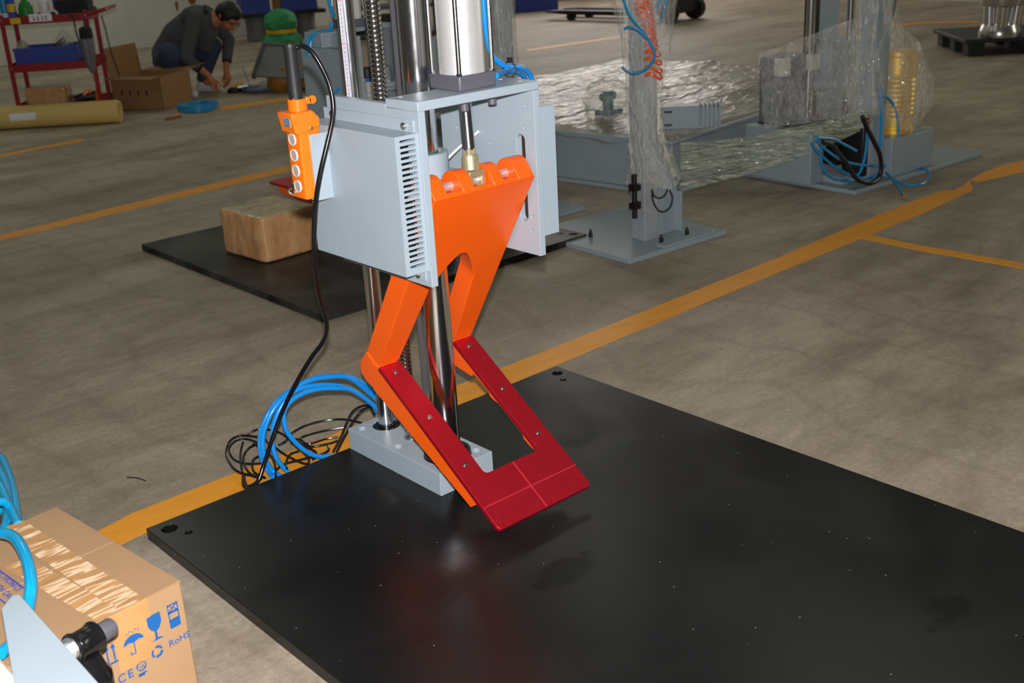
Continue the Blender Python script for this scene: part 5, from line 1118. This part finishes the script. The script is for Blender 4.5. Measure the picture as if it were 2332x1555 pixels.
# umbrella hanging from the right post
um = thing('umbrella', 'folded black and grey umbrella hanging on a post of the red cart', 'umbrella', CM @ Vector((.635, -.045, .36)), cart.rotation_euler.z)
um.scale = (.85, .85, .80)
obj('umbrella_canopy', MB().lathe([(.012, .0), (.03, .05), (.048, .20), (.055, .33), (.05, .34)], n=16, wob=lambda k, i: 1 + .18 * (i % 2)), M['grey_mid'], um)
obj('umbrella_crown', MB().lathe([(.056, .33), (.062, .36), (.058, .43), (.03, .45)], n=8), M['collar'], um)
obj('umbrella_tip', MB().cyl((0, 0, -.08), (0, 0, .02), .006, n=8), M['steel'], um)
obj('umbrella_hook', MB().tube([(0, 0, .45), (0, .01, .49), (0, .03, .505), (0, .048, .49)], .006), M['black'], um)
# bottom shelf
wb = wrapped_box('wrapped_carton', 1, CM @ Vector((.22, .19, .0895)), cart.rotation_euler.z, .32, .24, .175, [M['tape_wrap'], M['tape_top']], 'tape-wrapped brown carton on the bottom shelf of the red cart', 'carton', .005, 11)
dr = thing('power_drill', 'black and orange power tool on the bottom shelf of the red cart', 'power tool', CM @ Vector((.50, .15, .0895)), cart.rotation_euler.z)
obj('tool_body', MB().tube([(-.07, 0, .05), (0, 0, .07), (.10, .02, .075)], .036, n=14).box(.07, .12, -.02, .05, 0, .06), M['black'], dr, bevel=.004)
obj('tool_nose', MB().cyl((-.07, 0, .05), (-.12, -.01, .035), .028, .018, n=14), M['grey_mid'], dr)
obj('tool_grip', MB().tube([(.0, -.036, .09), (.03, -.03, .112), (.06, -.02, .108)], .014), M['orange_plastic'], dr)
og = obj('orange_tool', MB().tube([(0, 0, .0), (.004, -.004, .08), (.012, -.004, .14)], .016, n=10), M['orange_plastic'])
on_cart(og, .610, .10, .0895, 'orange handle standing upright on the bottom shelf of the cart', 'tool')

# ---------------------------------------------------------------- crouching person
pr = thing('person', 'person in grey jacket and dark jeans crouching, head bent, beside the open carton', 'person', (3.845, 7.235, 0), math.atan2(-.667, .745))
def blob(name, segs, m, par, voxel=.009, it=6, extra=None, fac=.5):
    mb = MB()
    for p0, p1, r0, r1 in segs:
        p0 = Vector(p0); p1 = Vector(p1)
        if (p1 - p0).length > 1e-5:
            mb.cyl(p0, p1, r0, r1, n=18)
        mb.ball(p0, r0, u=18, v=12); mb.ball(p1, r1, u=18, v=12)
    if extra: extra(mb)
    o = obj(name, mb, m, par)
    r = o.modifiers.new('remesh', 'REMESH'); r.mode = 'VOXEL'; r.voxel_size = voxel; r.use_smooth_shade = True
    s = o.modifiers.new('smooth', 'SMOOTH'); s.iterations = it; s.factor = fac
    return o
HD = Vector((.405, -.04, .650)); F = Vector((.60, -.40, -.70)).normalized(); U = (Vector((.45, -.1, .8)) - F * Vector((.45, -.1, .8)).dot(F)).normalized(); S = F.cross(U)   # face direction, crown, side
def hp(f, u, s): return HD + F * f + U * u + S * s
def head_extra(mb):
    mb.ball(hp(.0, .018, 0), .092, u=22, v=16)
    for s in (-1, 1): mb.ball(hp(-.008, -.005, s * .084), .024, .8, .8, 1.1)
nA = (.275, -.02, .630)
hand = Vector((.232, -.205, .118)); 
def finger(base, tip, bend, r=.0085):
    b = Vector(base); t_ = Vector(tip); k = Vector(bend); return [(b, k, r * 1.12, r), (k, t_, r, r * .82)]
fing = []
for i, (dx, ln) in enumerate(((-.030, .066), (-.010, .074), (.010, .070), (.029, .058))):
    b0 = hand + Vector((dx * .55, dx * .75, -.030)); k0 = b0 + Vector((.022, -.004, -ln * .50)); t0 = k0 + Vector((.004, -.004, -ln * .40)); fing += finger(b0, t0, k0)
th = hand + Vector((.030, -.008, .012)); fing += finger(th, th + Vector((.040, -.004, -.052)), th + Vector((.030, -.004, -.022)), .0098)
hand2 = Vector((.325, -.03, .135))
for i, (dx, ln) in enumerate(((-.028, .064), (-.009, .072), (.010, .068), (.028, .056))):
    b0 = hand2 + Vector((dx * .6, dx * .7, -.028)); k0 = b0 + Vector((-.016, -.006, -ln * .5)); fing += finger(b0, k0 + Vector((-.012, -.008, -ln * .36)), k0)
fing += finger(hand2 + Vector((-.028, 0, .01)), hand2 + Vector((-.050, -.008, -.046)), hand2 + Vector((-.046, -.004, -.020)), .0098)
skin_segs = [
    (hp(.045, -.035, 0), hp(.065, -.055, 0), .062, .040),            # jaw and chin
    (hp(.088, .006, 0), hp(.108, -.022, 0), .012, .0165),            # nose
    (hp(.090, -.052, .016), hp(.090, -.052, -.016), .011, .011),      # lips
    (hp(.080, .022, .034), hp(.080, .022, -.034), .020, .020),        # brow
    (HD - F * .03 - U * .03, Vector(nA), .062, .064), (Vector(nA), (.15, -.02, .62), .075, .13),
    ((.15, -.02, .60), (-.06, 0, .47), .140, .135), ((-.06, 0, .47), (-.17, 0, .31), .130, .145),
    ((.155, -.155, .66), (.05, -.28, .345), .052, .040), ((.05, -.28, .345), (.205, -.21, .175), .041, .028), ((.205, -.21, .175), hand, .026, .034), (hand, hand + Vector((.006, 0, -.030)), .034, .030),
    ((.21, .13, .64), (.345, .12, .44), .050, .040), ((.345, .12, .44), (.32, -.01, .21), .040, .028), ((.32, -.01, .21), hand2, .026, .033), (hand2, hand2 + Vector((0, 0, -.03)), .033, .029),
    ((-.16, -.09, .30), (-.075, -.29, .365), .080, .060), ((-.075, -.29, .365), (-.09, -.22, .10), .056, .038), ((-.09, -.22, .10), (.05, -.27, .045), .040, .032),
    ((-.15, .09, .30), (.215, .05, .395), .080, .060), ((.215, .05, .395), (.085, .05, .11), .056, .038), ((.085, .05, .11), (.20, .0, .045), .040, .032),
] + fing
blob('body', skin_segs, M['skin'], pr, voxel=.0065, it=4, extra=head_extra, fac=.45)
jk = [
    ((.205, -.02, .625), (.13, -.02, .605), .105, .150), ((.13, -.02, .605), (-.06, 0, .485), .158, .158), ((-.06, 0, .485), (-.165, 0, .345), .155, .160),
    ((.150, -.15, .66), (.048, -.285, .345), .070, .058), ((.048, -.285, .345), (.130, -.245, .255), .057, .045),
    ((.205, .13, .635), (.345, .12, .44), .070, .056), ((.345, .12, .44), (.325, .03, .275), .056, .045), ((.10, -.10, .66), (.10, .10, .66), .095, .095),
    ((.20, -.03, .52), (.16, -.02, .42), .09, .08),
]
jo = blob('jacket', jk, M['jacket'], pr, voxel=.010, it=7)
obj('jacket_collar', MB().tube([(.20, -.105, .665), (.225, -.085, .705), (.205, .0, .735), (.225, .075, .705), (.285, .07, .655)], .022, n=12), M['collar'], jo)
for a, b in (((.132, -.244, .253), (.150, -.236, .237)), ((.326, .027, .270), (.325, .018, .250))): obj('cuff', MB().cyl(a, b, .045, .041, n=22), M['collar'], jo, bevel=.004)
je = [
    ((-.165, -.07, .30), (-.165, .07, .30), .140, .140), ((-.16, -.09, .30), (-.075, -.30, .375), .125, .105), ((-.075, -.30, .375), (-.09, -.22, .115), .100, .060),
    ((-.15, .09, .30), (.215, .05, .395), .105, .080), ((.215, .05, .395), (.085, .05, .125), .078, .058),
]
blob('jeans', je, M['jeans'], pr, voxel=.010, it=6)
for (ax_, ay_, tx, ty) in ((-.10, -.22, .08, -.28), (.075, .05, .225, -.005)):
    d_ = Vector((tx - ax_, ty - ay_, 0)).normalized()
    o = blob('shoe', [((ax_ - d_.x * .03, ay_ - d_.y * .03, .042), (ax_ + d_.x * .08, ay_ + d_.y * .08, .040), .040, .042), ((ax_ + d_.x * .08, ay_ + d_.y * .08, .040), (tx, ty, .032), .042, .032), ((ax_, ay_, .05), (ax_, ay_, .09), .042, .046)], M['shoe'], pr, voxel=.007, it=4)
def hair_extra(mb):
    mb.ball(hp(-.012, .030, 0), .103, u=24, v=16); mb.ball(hp(-.045, .0, 0), .088, u=22, v=14); mb.ball(hp(.040, .070, 0), .062)
blob('hair', [(hp(-.06, -.03, 0), hp(-.07, -.05, 0), .06, .045), (hp(.0, .01, .070), hp(.0, -.005, .076), .030, .022), (hp(.0, .01, -.070), hp(.0, -.005, -.076), .030, .022)], M['hair'], pr, voxel=.008, it=4, extra=hair_extra)
gl = MB()
for s in (-1, 1):
    gl.tube([hp(.100, .004 + .016 * sin(a), s * (.033 + .024 * cos(a))) for a in [2 * pi * k / 12 for k in range(12)]], .0028, n=6, sub=2, closed=True)
    gl.tube([hp(.098, .008, s * .057), hp(.04, .010, s * .088), hp(-.01, .010, s * .094)], .0028, n=6)
gl.tube([hp(.103, .006, -.009), hp(.105, .008, 0), hp(.103, .006, .009)], .0028, n=6)
obj('glasses', gl, M['black'], pr)
for s in (-1, 1): obj('eye', MB().ball(hp(.083, .003, s * .033), .012, u=12, v=8), M['ink_black'], pr)
# things at the hands
tl_ = thing('hand_tool', 'yellow and grey tool in the hands of the crouching person', 'tool', (4.09, 6.93, 0), radians(-30))
obj('tool_base', MB().lathe([(.07, .002), (.075, .01), (.06, .035), (.03, .045)], n=20), M['dark'], tl_)
obj('tool_handle', MB().cyl((-.02, 0, .045), (.07, .03, .075), .018, n=14), M['yellow'], tl_)
obj('tool_head', MB().cyl((.02, .0, .04), (.11, .01, .045), .028, n=14), M['steel'], tl_)
mp_ = thing('parts_tray', 'flat teal-grey tray with a clear bag beside the crouching person', 'tray', (4.26, 6.77, 0), radians(-35))
obj('tray_dish', MB().lathe([(.10, .0), (.15, .004), (.17, .03), (.16, .03), (.14, .012), (.0, .010)], n=28, cap=False), M['grey_mid'], mp_)
obj('tray_rim', MB().lathe([(.165, .028), (.172, .03), (.172, .036), (.163, .034)], n=28, cap=False), M['blue_far'], mp_)
obj('clear_bag', MB().ball((.04, 0, .05), .06, 1.2, 1, .6), M['film_band'], mp_)
ruler = obj('pale_bar', MB().box(-.11, .11, -.012, .012, 0, .008), M['cream']); ruler.location = (4.19, 6.79, .085); ruler.rotation_euler = (0, radians(-14), radians(-35)); tag(ruler, 'pale bar leaning over the teal-grey tray next to the crouching person', 'bar')
sw = obj('thin_rod', MB().cyl((0, 0, .002), (-.05, .03, .20), .003, n=8), M['dark']); sw.location = (4.24, 6.90, 0); tag(sw, 'thin dark rod standing by the tray in front of the crouching person', 'rod')

# second tester's hoses
for P in T2H:
    obj('supply_hose', MB().tube([Vector((2.58 - p[0], 1.21 - p[1], p[2])) for p in P], .0085, n=8, sub=6), M['blue_far'], back)
obj('supply_hose', MB().tube([Vector((2.58 - p[0], 1.21 - p[1], p[2])) for p in T2H2], .0065, n=8, sub=6), M['blue_far'], back)
for o in list(sc.objects):
    if o.type == 'MESH' and o.parent is None and 'label' not in o and o.get('kind') is None: print('UNLABELLED', o.name)
